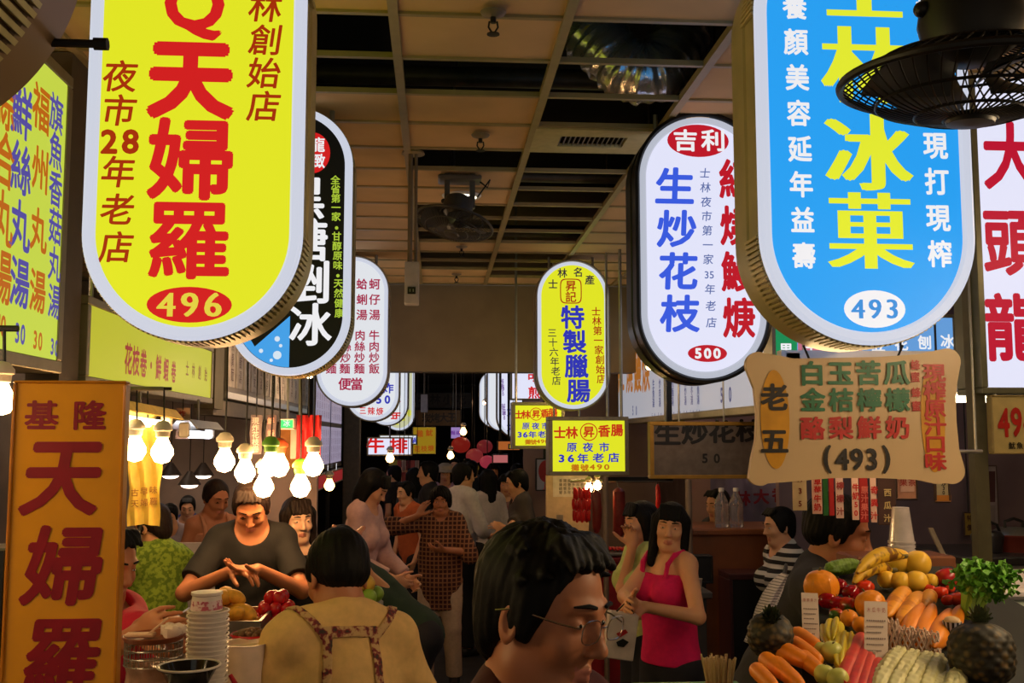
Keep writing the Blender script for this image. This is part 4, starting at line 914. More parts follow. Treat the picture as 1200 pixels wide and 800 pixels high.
# fried food pile, red fruit, guavas
def blob(name, r, m, loc, label, cat, group, seed=0, rot=(0, 0, 0), amp=.12, n=12):
    rg = random.Random(seed); ph = [rg.uniform(0, 6) for _ in range(6)]; b = MB()
    b.ball((0, 0, 0), r, n, n*2//3, fn=lambda v: 1+amp*(math.sin(v.x*3+ph[0])+math.sin(v.y*4+ph[1])+math.sin(v.z*3.5+ph[2]))/3)
    o = b.build(name, m, None, True); o.location = loc; o.rotation_euler = rot; return tag(o, label, cat, group)
M_fry = mat('golden_batter', (226, 160, 52), .6, var=.25, scale=40, bump=.5)
t = thing('display_tray', 'steel tray under the golden fried pieces on the left counter', 'tray', (-.74, 3.72, 1.191)); b = MB(); b.box((0, 0, .012), (.3, .3, .024), bev=.006); b.build('tray', M_ss, t)
b = MB()
for c_, d_ in (((0, -.15, .05), (.3, .01, .1)), ((0, .15, .05), (.3, .01, .1)), ((-.15, 0, .05), (.01, .3, .1)), ((.15, 0, .05), (.01, .3, .1))): b.box(c_, d_)
b.build('wall', M_ss, t)
f0 = None; rg = random.Random(3)
for k in range(22):
    layer = 0 if k < 12 else 1 if k < 19 else 2; a = k*2.4; r_ = (.115, .075, .035)[layer]*math.sqrt(rg.uniform(.1, 1)); loc = (-.74+r_*math.cos(a), 3.72+r_*math.sin(a), 1.191+.058+layer*.05)
    if f0 is None: f0 = blob('fried_piece', (.045, .03, .028), M_fry, loc, 'golden fried piece heaped in the steel tray', 'fried food', 'golden fried pieces')
    else: dup(f0, loc, (rg.uniform(-.4, .4), rg.uniform(-.4, .4), a), scale=rg.uniform(.85, 1.15))
b = MB(); b.box((0, 0, .02), (.26, .22, .04), bev=.01); o = b.build('food_tray', mat('tray_wood', (150, 100, 60), .5)); o.location = (-.56, 3.84, 1.191); tag(o, 'low tray under the pile of red fruit', 'tray')
M_rfr = mat('red_fruit', (186, 22, 36), .22, var=.15); f0 = None
for k in range(26):
    layer = 0 if k < 13 else 1 if k < 21 else 2; a = k*2.4; r_ = (.1, .065, .03)[layer]*math.sqrt(((k if layer == 0 else k-13 if layer == 1 else k-21)+.5)/(13, 8, 5)[layer]); loc = (-.57+r_*math.cos(a), 3.84+r_*math.sin(a), 1.232+.024+layer*.036)
    if f0 is None: f0 = blob('red_fruit', (.024, .024, .027), M_rfr, loc, 'small glossy red fruit piled in front of the vendor', 'fruit', 'small red fruit on the left counter', amp=.05)
    else: dup(f0, loc, (rg.uniform(-.6, .6), rg.uniform(-.6, .6), a))
M_gua = (mat('guava_green', (150, 186, 70), .4, var=.15), mat('guava_yellow', (222, 176, 70), .4, var=.15)); f0 = None
b = MB(); b.box((0, 0, .05), (.2, .26, .1), bev=.01); o = b.build('food_tray', mat('foam_block', (140, 126, 112), .6)); o.location = (-.3, 3.9, 1.191); tag(o, 'raised block under the green and yellow guavas', 'tray')
for k in range(18):
    layer = 0 if k < 9 else 1 if k < 15 else 2; a = k*2.4; n_ = (9, 6, 3)[layer]; i_ = k-(0, 9, 15)[layer]; r_ = (.085, .058, .028)[layer]*math.sqrt((i_+.5)/n_); loc = (-.3+r_*math.cos(a), 3.9+1.2*r_*math.sin(a), 1.292+.03+layer*.044); yl = layer > 0 and k % 3 > 0 or k > 13
    o = blob('guava', (.03, .03, .03), M_gua[1 if yl else 0], loc, ('yellow' if yl else 'green')+' guava in the heap behind the yellow-shirted man', 'fruit', ('yellow' if yl else 'green')+' guavas on the left counter', seed=k, amp=.1)
# bag of pink candy fruit
c = P(412, 642, 4.08); sd = SD(); sd.ell((0, 0, 0), (.058, .05, .068)); sd.cap((-.03, 0, .05), (-.062, 0, .085), .014, .006, .02); sd.cap((.03, 0, .05), (.058, 0, .08), .014, .006, .02)
lo, hi = sd.bounds(); t = thing('plastic_bag', 'tied clear pink plastic bag of drinks standing by the guavas', 'bag', (c.x-.01, 4.08, c.z))
net_object('bag', lambda p: sd(p)+wob(p, .005, 120), lo, hi, .006, mat('bag_film', (236, 170, 160), .15, alpha=.75), t)
b = MB(); b.box((0, 0, -.05), (.075, .05, .035), bev=.008); b.build('box', mat('orange_box', (226, 140, 60), .5), t)
b = MB(); b.box((0, 0, -.09), (.09, .07, .05), bev=.004); b.box((0, 0, (1.191-c.z-.11)/2-.055), (.08, .06, c.z-.11-1.191+.004)); b.build('stand', mat('bag_stand', (110, 80, 66), .6), t)
c = P(455, 712, 3.75); t = thing('foil_box', 'silver foil lined box at the aisle end of the counter', 'box', (-.22, 3.6, 1.191)); b = MB(); b.box((0, 0, .045), (.085, .1, .09), bev=.006); b.build('box', mat('foil', (214, 206, 226), .25, metal=.6, bump=.5, scale=60), t); b = MB(); b.box((0, 0, .092), (.09, .105, .008), bev=.003); b.build('lid', mat('foil_lid', (226, 214, 222), .3), t)
# partitions inside the left stall
b = MB(); b.box(((gx(282, 6.25)+gx(373, 6.25))/2, 6.25, .92), (gx(373, 6.25)-gx(282, 6.25), .06, 1.84)); tag(b.build('partition', mat('pale_partition', (196, 164, 148), .6, var=.06, scale=3)), kind='structure')
b = MB(); b.box((-1.98, 6.35, .64), (1.5, .06, 1.28)); tag(b.build('partition', mat('cream_partition', (200, 186, 172), .6, var=.06, scale=3)), kind='structure')
b = MB(); b.box((gx(351, 5.7), 5.7, gz(351, 524, 5.7)), (.2, .04, .23)); o = b.build('orange_board', mat('orange_board', (206, 130, 60), .6)); tag(o, 'orange board behind the bulb cluster', 'board'); b = None
m2 = MB(); m2.tube([(gx(351, 5.7), 5.7, 1.94), (gx(351, 5.7), 5.7, CZ)], .01, 6); m2.build('hanger', M_steel, o, True)
b = MB(); b.box((gx(345, 5.67), 5.672, gz(345, 520, 5.67)), (.04, .012, .16)); b.build('grey_strip', M_steel, o)
# back of the left stall with small ceiling lamps
b = MB(); b.box((-2.5, 10.4, 1.6), (1.95, .06, 3.2)); tag(b.build('partition', mat('stall_back', (150, 128, 116), .7, var=.15, scale=3)), kind='structure')
dl = None
for px, py, lab in ((200, 557, 'small round lamp over the seats in the left stall, left of three'), (238, 557, 'small round lamp over the seats in the left stall, right of three'), (222, 568, 'small round lamp over the seats in the left stall, lowest of three')):
    p = P(px, py, 9.3 if px == 222 else 9.9); t = thing('pendant_lamp', lab, 'lamp', p, 'small lamps in the left stall'); b = MB(); b.lathe([(.02, .12), (.09, .02), (.1, 0), (.09, .004), (.015, .11)], n=22); b.build('shade', mat('lamp_shade', (60, 50, 46), .5), t, 50)
    b = MB(); b.ball((0, 0, .0), (.075, .075, .03)); b.build('bulb', glow('pendant_glow', (255, 226, 200), 8.), t, True); b = MB(); b.tube([(0, 0, .11), (0, 0, CZ-p.z)], .004, 6); b.build('cord', M_cable, t, True)
# table inside with seats
counter('low dining table inside the left stall where customers sit', -2.5, -1.2, 7.6, 8.3, .78, mat('table_cream', (170, 160, 150), .4), name='dining_table')

# ---------------------------------------------------------------- fruit stand, right
NS = Vector((0, -.18, 1)).normalized(); Y0S, Z0S = 1.95, 1.435
def PB(px, py, off):                     # the point at a pixel lying off above the sloped fruit board
    d = ray(px, py); p0 = Vector((0, Y0S, Z0S)); return EYE + d*(((p0-EYE).dot(NS)+off)/d.dot(NS))
t = thing('fruit_stand', 'fruit stand with a sloped board and dark red front at right', 'stand', (1.05, 2.3, 0))
b = MB(); xs = .42
def zs(y): return Z0S+.18*(y-Y0S)
b.loft([[Vector((x, y, zs(2.3+y)+dz)) for x, y in ((-xs, -.5), (.36, -.5), (.32, .38), (-.06, .38))] for dz in (-.05, -.004)]); b.build('sloped_board', mat('board_dark_green', (22, 26, 22), .7), t)
b = MB(); b.loft([[Vector((x, y, zs(2.3+y)-.05 if k else .1)) for x, y in ((-xs+.03, -.47), (.33, -.47), (.29, .35), (-.03, .35))] for k in (0, 1)]); b.build('body', mat('stand_body', (60, 48, 40), .6), t)
b = MB(); b.box((-.03, -.505, zs(1.8)-.03), (.8, .012, .09)); b.build('red_edge', mat('red_trim', (150, 24, 40), .4), t)
for sx in (.02, .27):
    for sy in (-.42, .3): b = MB(); b.box((sx, sy, .05), (.05, .05, .1)); b.build('leg', M_black, t)
# fruit
def ax_rot(p0, p1, up=Vector((0, 0, 1))):        # rotation taking local z to the direction p0->p1
    return (Vector(p1)-Vector(p0)).normalized().to_track_quat('Z', 'Y').to_euler()
FM = dict(orange=mat('orange_peel', (242, 146, 30), .38, var=.08, scale=60, bump=.25), melon=mat('yellow_rind', (250, 196, 60), .4, var=.08, scale=14), tom=mat('tomato_skin', (214, 56, 26), .2, var=.12, scale=8), apple=pattern('apple_skin', (176, 30, 30), (214, 92, 50), 'noise', 14, .25),
          pepper=mat('pepper_skin', (150, 14, 22), .15, var=.2), peppg=pattern('pepper_turning', (180, 50, 24), (60, 90, 26), 'noise', 16, .18), mango=pattern('mango_skin', (240, 160, 40), (206, 124, 34), 'noise', 26, .4), papaya=pattern('papaya_skin', (238, 140, 30), (222, 118, 20), 'noise', 12, .4),
          carrot=mat('carrot_skin', (240, 136, 22), .45, var=.12, scale=30), redc=mat('red_carrot_skin', (206, 56, 40), .4, var=.14, scale=30), gourd=mat('white_gourd_skin', (214, 206, 150), .4, var=.08), guava=mat('pale_guava', (196, 196, 96), .4, var=.1), star=mat('starfruit_skin', (214, 190, 40), .3, var=.12),
          banana=pattern('banana_skin', (222, 176, 40), (120, 76, 24), 'noise', 30, .5), green=mat('green_gourd', (96, 130, 36), .5, var=.3, scale=50, bump=.6), stem=mat('stem_brown', (92, 80, 40), .7))
def ball_fruit(name, px, py, rpx, mk, label, cat, group, squash=1., lobes=0, stem=True):
    r = rpx*mpp(2.3)
    for _ in range(3): c = PB(px, py, r*squash); r = rpx*mpp(c.y)
    t = thing(name, label, cat, c, group)
    b = MB(); b.ball((0, 0, 0), (r, r, r*squash), 20, 13, fn=lambda v: (1-.10*abs(v.z)**6)*(1+(.06*math.cos(lobes*math.atan2(v.y, v.x))*(1-v.z*v.z) if lobes else 0))); b.build('flesh', FM[mk], t, True)
    if stem: b = MB(); b.tube([(0, 0, r*squash*.84), (.002, 0, r*squash*1.0), (.004, 0, r*squash*1.06)], [r*.10, r*.06, r*.07], 7); b.build('stem', FM['stem'], t, True)
    t.rotation_euler = (rad(random.uniform(-20, 20)), rad(random.uniform(-20, 20)), random.uniform(0, 6)); return t
G = 'yellow melons on the fruit stand'
for px, py, r, lab in ((1052, 657, 16, 'small yellow melon, left of the two topmost on the fruit stand'), (1075, 660, 16, 'small yellow melon, right of the two topmost on the fruit stand'), (1039, 679, 11, 'small yellow melon at the left end of the lower row'), (1055, 681, 12, 'small yellow melon second in the lower row'), (1074, 681, 13.5, 'small yellow melon third in the lower row'), (1091, 680, 9, 'small yellow melon at the right end of the lower row')):
    ball_fruit('yellow_melon', px, py, r, 'melon', lab, 'fruit', G, stem=False)
ball_fruit('orange_melon', 962, 687, 20, 'orange', 'big orange melon at the left back of the fruit stand', 'fruit', None, 1.05, 7)
ball_fruit('orange', 1020, 708, 18, 'orange', 'large orange beside the second price card', 'fruit', 'oranges on the stand')
ball_fruit('orange', 995, 724, 10.5, 'orange', 'small orange above the starfruit, left of two', 'fruit', 'oranges on the stand'); ball_fruit('orange', 1009, 732, 10.5, 'orange', 'small orange above the starfruit, right of two', 'fruit', 'oranges on the stand')
for px, py, r, k, lab in ((983, 687, 11, 'pepper', 'dark red pepper at the top of the pepper heap'), (997, 694, 10, 'pepper', 'dark red pepper right of the topmost one'), (969, 703, 11, 'pepper', 'dark red pepper at the left of the heap behind the first price card'), (981, 707, 10, 'pepper', 'dark red pepper in the middle of the heap'), (994, 709, 11, 'peppg', 'red and green pepper at the right of the heap'), (980, 720, 9, 'peppg', 'green tinged pepper at the bottom of the heap')):
    ball_fruit('bell_pepper', px, py, r, k, lab, 'pepper', 'peppers on the stand', .95, 4)
for px, py, r, k, lab in ((1013, 688, 11, 'tom', 'orange red tomato left of the yellow melons'), (1090, 691, 8, 'tom', 'tomato below the right end of the yellow melons'), (1102, 694, 9, 'tom', 'tomato under the dark red apples'), (1113, 690, 6, 'tom', 'smallest tomato beside the celery'), (1111, 703, 8, 'tom', 'tomato left of the lowest pair by the celery'), (1124, 702, 10.5, 'tom', 'tomato lowest and nearest the celery')): ball_fruit('tomato', px, py, r, k, lab, 'tomato', 'tomatoes on the stand', .85, 6)
for px, py, r, lab in ((1109, 677, 13.5, 'large red apple right of the yellow melons'), (1129, 680, 11.5, 'red apple touching the celery leaves')): ball_fruit('red_apple', px, py, r, 'apple', lab, 'apple', 'apples on the stand', .92, 5)
def long_fruit(name, p0, p1, rpx, mk, label, cat, group, prof=None, fn=None, n=18, bumps=0., tip=None, off=None):
    r = rpx*mpp(2.15); o_ = r if off is None else off
    a, c = PB(*p0, o_), PB(*p1, o_); r = rpx*mpp((a.y+c.y)/2); a, c = PB(*p0, r if off is None else off), PB(*p1, r if off is None else off); L = (c-a).length
    t = thing(name, label, cat, a, group); t.rotation_euler = ax_rot(a, c); b = MB()
    prof = prof or [(.03, 0), (.45, .025), (.8, .09), (.97, .25), (1, .45), (.95, .65), (.8, .82), (.5, .94), (.2, .99), (.03, 1)]
    P2 = []; m_ = 60 if bumps else 16
    zs_ = np.linspace(0, 1, m_); rr = np.interp(zs_, [q[1] for q in prof], [q[0] for q in prof])
    def ff(a_, z): return (fn(a_, z/L) if fn else 1)*(1+bumps*(1.3*abs(math.sin(a_*4+math.sin(z/L*14)*.6))*abs(math.sin(z/L*34+a_*2))+.5*math.sin(a_*8)))
    b.lathe([(max(q*r, .0008), z*L) for q, z in zip(rr, zs_)], n=n if not bumps else 40, fn=ff); b.build('flesh', FM[mk], t, True)
    if tip: b = MB(); b.lathe([(r*.18, -L*.03), (r*.16, L*.03), (.001, L*.035)], n=8); b.build('stem', FM[tip], t, True)
    return t
for k, (p0, p1, r) in enumerate((((930, 742), (962, 762), 11.5), ((908, 757), (950, 778), 11.5), ((894, 770), (930, 797), 10.5), ((926, 752), (962, 776), 11), ((906, 775), (940, 805), 11), ((938, 768), (965, 790), 10.5), ((884, 782), (910, 808), 10))):
    long_fruit('carrot', p0, p1, r, 'carrot', 'thick orange carrot, number %s of the row from the back left' % ('one two three four five six seven'.split()[k]), 'carrot', 'carrots on the stand', prof=[(.1, 0), (.7, .02), (.98, .1), (1, .3), (.9, .7), (.7, .92), (.3, .99), (.05, 1)], tip='stem')
for k, (p0, p1, r, lab) in enumerate((((1011, 742), (985, 803), 9.5, 'red carrot leaning from the second price card, leftmost of four'), ((1016, 757), (998, 808), 9, 'red carrot second from left under the second price card'), ((1021, 764), (1009, 812), 8.5, 'red carrot third from left under the second price card'), ((1031, 772), (1018, 815), 8.5, 'red carrot nearest the white bitter gourds'))):
    long_fruit('red_carrot', p0, p1, r, 'redc', lab, 'carrot', 'red carrots on the stand', prof=[(.05, 0), (.5, .03), (.85, .12), (1, .3), (1, .7), (.8, 1)])
for k, (p0, p1, r) in enumerate((((1058, 762), (1026, 810), 12), ((1074, 765), (1043, 815), 12), ((1090, 767), (1060, 818), 11.5), ((1102, 769), (1080, 820), 11), ((1106, 790), (1092, 824), 9), ((1127, 785), (1106, 826), 11.5))):
    long_fruit('bitter_gourd', p0, p1, r, 'gourd', 'white warty bitter gourd, %s from the left in the front row' % ('first second third fourth fifth sixth'.split()[k]), 'bitter gourd', 'white bitter gourds on the stand', bumps=.13)
for k, (p0, p1, r, lab) in enumerate((((1062, 692), (1040, 722), 12, 'spotted orange mango left of three in the mango row'), ((1079, 697), (1054, 732), 11.5, 'spotted orange mango in the middle of the mango row'), ((1092, 695), (1078, 716), 10, 'spotted orange mango behind the papayas'))): long_fruit('mango', p0, p1, r, 'mango', lab, 'mango', 'mangoes on the stand')
for k, (p0, p1, r, lab) in enumerate((((1081, 706), (1063, 746), 12, 'orange papaya leftmost of the papayas'), ((1094, 708), (1078, 752), 12, 'orange papaya with a stem end up, second of the papayas'), ((1114, 714), (1094, 758), 13, 'orange papaya third of the papayas'), ((1126, 710), (1114, 740), 10, 'orange papaya against the celery'))): long_fruit('papaya', p0, p1, r, 'papaya', lab, 'papaya', 'papayas on the stand', prof=[(.08, 0), (.3, .03), (.55, .15), (.85, .4), (1, .62), (.9, .82), (.5, .96), (.05, 1)], tip='stem')
star = lambda a, z: .62+.38*abs(math.cos(2.5*a))**1.5
for p0, p1, r, lab in (((979, 728), (975, 752), 12, 'yellow starfruit upper left of the starfruit'), ((967, 733), (972, 756), 9, 'yellow starfruit tucked by the first price card'), ((989, 742), (984, 782), 11, 'long yellow green starfruit in the middle'), ((997, 742), (992, 778), 9, 'yellow green starfruit beside the red carrots')): long_fruit('starfruit', p0, p1, r, 'star', lab, 'starfruit', 'starfruit on the stand', fn=star, n=40)
for px, py, r, lab in ((975, 764, 13, 'pale green guava under the starfruit'), (966, 790, 12, 'pale green guava at the front left'), (982, 795, 13, 'pale green guava at the front beside the red carrots'), (962, 762, 10, 'pale green guava half hidden by the carrots')): ball_fruit('pale_guava', px, py, r, 'guava', lab, 'fruit', 'guavas on the fruit stand', 1.05)
for p0, p1, lab, zoff in (((1004, 671), (1058, 652), 'upper banana, freckled, left of the yellow melons', .055), ((1000, 683), (1044, 668), 'lower banana, freckled, above the tomato', .03)):
    a, c = PB(*p0, zoff), PB(*p1, zoff); t = thing('banana', lab, 'banana', a, 'bananas on the stand'); d = c-a; b = MB()
    pts = [d*u+Vector((0, 0, .022*math.sin(PI*u))) for u in np.linspace(0, 1, 12)]; b.tube(pts, [.004, .010, .015, .018, .019, .0195, .0195, .019, .018, .015, .009, .005], 8); b.build('peel', FM['banana'], t, 50)
    b = MB(); b.tube([pts[-1], pts[-1]+d.normalized()*.022+Vector((0, 0, -.004))], [.006, .007], 6); b.build('stem', FM['stem'], t)
long_fruit('green_gourd', (968, 668), (1008, 660), 9, 'green', 'green bitter gourd by the vendor\'s chin', 'bitter gourd', None, bumps=.08)
# pineapples
M_pine = pattern('pineapple_skin', (96, 76, 38), (36, 32, 20), 'cells', 62, .6); M_leaf = mat('pineapple_leaf', (52, 62, 34), .5, var=.3)
def pineapple(label, px, py, rpx, hpx, lean):
    r = rpx*mpp(2.05); c = PB(px, py, 0)
    t = thing('pineapple', label, 'pineapple', c, 'pineapples'); t.rotation_euler = lean; H = hpx*mpp(c.y); b = MB(); L = []
    m_, n_ = 60, 64
    for j in range(m_+1):
        z = j/m_; rr = r*max(.04, (1-abs(2*z-1)**3.2))**.5
        L.append((rr, z*H))
    b.lathe(L, n=n_, fn=lambda a, z: 1+.07*abs(math.cos(6*a+z/H*15)*math.cos(6*a-z/H*15))); b.build('fruit', M_pine, t, True)
    b = MB(); rg = random.Random(5)
    for ring_, (nl, le, tl_) in enumerate(((10, .5, 1.0), (10, .7, .7), (8, .85, .4), (5, .9, .15))):
        for k in range(nl):
            a = 2*PI*k/nl+ring_*.4+rg.uniform(-.1, .1); l_ = H*le*(.36 if rpx > 30 else .5); o = Vector((math.cos(a), math.sin(a), 0)); s_ = Vector((-math.sin(a), math.cos(a), 0)); vs = []
            for u in np.linspace(0, 1, 6):
                q = o*(r*.18+l_*.6*tl_*u**1.3)+Vector((0, 0, H*.97+l_*(u-.35*tl_*u*u))); wd = r*.16*(1-u**1.5)+.0008
                vs += [q-s_*wd, q+s_*wd+Vector((0, 0, .0)), q+Vector((0, 0, -.003))]
            b.add(vs, [f for i in range(5) for f in ((i*3, i*3+2, i*3+5, i*3+3), (i*3+2, i*3+1, i*3+4, i*3+5), (i*3+1, i*3, i*3+3, i*3+4))])
    b.build('crown', M_leaf, t, True); return t
pineapple('large dark pineapple at the front right corner of the fruit stand', 1152, 804, 34, 74, (rad(-6), rad(3), 0)); pineapple('dark pineapple at the left end of the fruit stand', 902, 762, 26, 48, (rad(25), rad(-25), .5))
# celery
c = PB(1134, 724, .01); t = thing('celery', 'bright green celery bunch standing behind the large pineapple', 'celery', c); rg = random.Random(11); b = MB(); lf = MB(); k_ = mpp(c.y)
for k in range(24):
    u = (k+.5)/24; x1 = (-3+50*u)*k_; y1 = rg.uniform(-.04, .03); z1 = rg.uniform(50, 64)*k_*(1-.3*abs(u-.35)); base = Vector((rg.uniform(-6, 8)*k_, rg.uniform(-.02, .02), 0))
    tip = Vector((x1, y1, z1)); b.tube([base, base*.5+tip*.5+Vector((0, 0, .01)), tip], [.0085, .0075, .004], 6)
    for m_ in range(13):
        q = tip.lerp(base, max(0, rg.uniform(-.2, .38)))+Vector((rg.gauss(0, .012), rg.gauss(0, .015), rg.gauss(.0, .012))); a = rg.uniform(0, 6.3); n_ = Vector((math.cos(a), math.sin(a), rg.uniform(-.4, .7))).normalized(); s_ = n_.cross(Vector((0, 0, 1))).normalized(); Lf = rg.uniform(.011, .02); vs = []
        for i in range(11):
            th = 2*PI*i/11; rr = Lf*(.75+.3*math.cos(3*th)); vs.append(q+n_*(rr*math.cos(th))+s_*(rr*.8*math.sin(th))+Vector((0, 0, .006*math.sin(3*th))))
        lf.add(vs+[q+Vector((0, 0, .005))], [(i, (i+1) % 11, 11) for i in range(11)])
b.build('stalks', mat('celery_stalk', (150, 186, 70), .4, var=.12), t, True); lf.build('leaves', mat('celery_leaf', (96, 156, 34), .5, var=.25, scale=30), t)
# net sleeves and striped cup
M_net = mat('foam_net', (226, 196, 176), .8)
for px, py, rp, hp, lab in ((1047, 762, 7, 34, 'pink tinged foam net sleeve by the second price card'), (1062, 764, 8, 28, 'white foam net sleeve second from the left'), (1078, 766, 8, 28, 'white foam net sleeve third from the left'), (1094, 768, 7, 26, 'white foam net sleeve by the striped cup')):
    c = PB(px, py, 0); k_ = mpp(c.y); t = thing('foam_net', lab, 'net sleeve', c, 'foam net sleeves'); b = MB(); R_, H_ = rp*k_, hp*k_
    for s in (-1, 1):
        for k in range(9): b.tube([(R_*(1+.12*math.sin(5*u))*math.cos(2*PI*k/9+s*u*1.6), R_*math.sin(2*PI*k/9+s*u*1.6), H_*u*(1+.08*math.sin(k*2))) for u in np.linspace(0, 1, 8)], .0022, 5)
    b.build('net', M_net, t, True); b = MB(); b.ball((0, 0, R_*.9), (R_*.8, R_*.8, R_*.9)); b.build('fruit', FM['papaya'], t, True)
c = PB(1117, 758, 0); k_ = mpp(c.y); t = thing('striped_cup', 'black and white striped cup of pale fruit in front of the celery', 'cup', c); b = MB()
for k in range(24): b.cur = k % 2; a0, a1 = 2*PI*k/24, 2*PI*(k+1)/24; b.add([(r*math.cos(a), r*math.sin(a), z) for r, z in ((6*k_, .0), (11*k_, 30*k_)) for a in (a0, a1)], [(0, 1, 3, 2)])
b.cur = 0; b.build('cup', [mat('cup_black', (24, 24, 34), .4), mat('cup_white', (206, 200, 214), .4)], t)
b = MB(); b.ball((0, 0, 30*k_), (10*k_, 10*k_, 6*k_), 18, 10, fn=lambda v: 1+.08*math.sin(v.x*12)*math.sin(v.y*12)); b.build('filling', mat('pale_fruit', (222, 186, 140), .5, var=.2), t, True)
# price cards
def card(label, corners, text, Yoff=0.):
    c = [PB(x, y, o) for x, y, o in corners]; c[2] = c[1]+(c[3]-c[0]); base = (c[0]+c[1])/2; t = thing('price_card', label, 'card', base, 'price cards'); b = MB(); n = (c[1]-c[0]).cross(c[3]-c[0]).normalized()
    b.poly([p-base for p in c], (0, 0, 0), -n*.003); b.build('card', mat('card_white', (206, 186, 172), .5, var=.03), t)
    u = (c[1]-c[0]); v = (c[3]-c[0]); l = MB()
    for i, ch in enumerate(text):
        g, f = glyph(ch); s = u.length*.22; q0 = c[0]-base+u*((i+.8)/(len(text)+.6))+v*.84+n*.002
        l.add([q0+u.normalized()*(q[0]*s*.7)+v.normalized()*(q[1]*s*1.2) for q in g], f)
    l.build('lettering', mat('card_red', (150, 40, 36), .5), t); l = MB()
    for j in range(6):
        q0 = c[0]-base+v*(.66-j*.1)+n*.002; L = .84-.1*(j % 3); hgt = v*.012
        for k in range(9): a, e = .08+k*L/9, .08+(k+.75)*L/9; l.add([q0+u*a-hgt, q0+u*e-hgt, q0+u*e+hgt, q0+u*a+hgt], [(0, 1, 2, 3)])
    l.build('small_print', mat('card_ink', (110, 90, 86), .5), t); b = MB(); b.tube([Vector((0, 0.004, .02))-n*.004, Vector((0, .004, -.03))-n*.004], .003, 6); b.build('stick', M_white, t)
card('white price card standing before the peppers', ((941, 752, .012), (961, 753, .012), (959, 698, .09), (939, 694, .09)), '新鮮果汁')
card('white price card standing before the large orange', ((1013, 774, .012), (1041, 775, .012), (1041, 713, .1), (1013, 704, .1)), '木瓜牛奶')
# clear cups upside down
c = P(1057, 646, 2.98); b = MB(); b.lathe([(.004, .105), (.024, .105), (.036, .006), (.039, .006), (.039, 0), (.035, 0), (.0235, .102), (.004, .102)], n=28); cup = b.build('plastic_cup', mat('clear_cup', (232, 222, 222), .25, trans=.35, alpha=.9), None, 50)
tag(cup, 'clear plastic cup nested upside down in the stack behind the yellow melons', 'cup', 'stack of clear cups'); zc = 1.9-(652-514)*mpp(2.98); cup.location = (c.x, 2.98, zc)
for k in range(1, 4): dup(cup, (c.x, 2.98, zc+k*.012))
b = MB(); b.box((c.x, 3.03, zc-.02), (.3, .16, .04), bev=.006); o = b.build('cup_shelf', M_wood); tag(o, 'narrow shelf behind the fruit holding the clear cups', 'shelf'); b = MB(); b.box((c.x, 3.03, (zc-.04)/2), (.06, .1, zc-.04)); b.build('support', M_black, o)
a, e = P(1090, 618, 3.1), P(1112, 664, 2.98); t = thing('steel_tongs', 'steel tongs leaning behind the yellow melons', 'tongs', e); b = MB(); d = a-e
b.box(d*.5, (.016, .006, d.length*.98), M=d.to_track_quat('Z', 'Y').to_matrix(), bev=.002); b.box(d*.5+Vector((.01, .012, -.01)), (.016, .006, d.length*.98), M=d.to_track_quat('Z', 'Y').to_matrix(), bev=.002); b.build('arms', M_ss, t); b = MB(); b.ball((0, 0, 0), (.016, .012, .026)); b.build('grip', M_white, t, True)
# price strips behind the juice board
sb = MB(); sb.tube([(1.12, 3.14, 1.86), (1.72, 3.14, 1.86)], .006, 8); sb.tube([(1.15, 3.14, 1.86), (1.15, 3.14, CZ)], .004, 6); sb.tube([(1.7, 3.14, 1.86), (1.7, 3.14, CZ)], .004, 6); tag(sb.build('hanging_rail', M_steel, smooth=True), 'thin rail holding the drink price strips behind the juice board', 'rail')
for k, (x0, x1, y1, bgc, ink, tx, lab) in enumerate(((929, 946, 598, (200, 178, 140), (120, 40, 30), '杯35', 'cream price strip with a red glass, leftmost under the juice board'), (952, 964, 602, (226, 176, 160), (200, 40, 40), '草莓牛奶', 'pale pink price strip with red characters second under the board'), (965, 971, 604, (30, 96, 40), (20, 60, 30), '', 'narrow green price strip under the juice board'), (972, 978, 604, (176, 32, 34), (120, 20, 20), '', 'narrow red price strip beside the green one'), (980, 989, 607, (226, 190, 180), (160, 60, 60), '檸檬汁', 'pale price strip third from the left with small writing'), (999, 1007, 609, (236, 196, 180), (206, 50, 50), '牛奶50', 'pale price strip with red characters above the vendor\'s forehead'), (1008, 1018, 612, (170, 30, 32), (220, 110, 100), '原汁果汁', 'broad red price strip above the vendor\'s brow'), (1021, 1028, 612, (236, 196, 180), (206, 50, 50), '奇異汁', 'narrow pale price strip right of the broad red one'), (1029, 1051, 615, (66, 40, 36), (200, 176, 120), '西瓜汁', 'dark brown price strip with yellow characters at the right'))):
    Yq = 3.12; p0 = P((x0+x1)/2, y1, Yq); wq = (x1-x0)*mpp(Yq); hq = 1.855-p0.z; t = thing('price_strip', lab, 'sign', p0, 'drink price strips'); b = MB(); b.box((0, 0, hq/2), (wq, .004, hq), bev=.001); b.build('paper', mat('drink_strip_%d' % k, bgc, .7), t)
    if tx: l = LY(Yq-.003); l.line(tx, (x0+x1)/2, y1-38, (x0+x1)/2, y1-8, 9, .03); l.build('lettering', mat('drink_ink_%d' % k, ink, .7), t)
    b = MB(); b.tube([(0, .012, hq-.004), (0, .012, hq+.012)], .003, 6); b.build('clip', M_black, t)
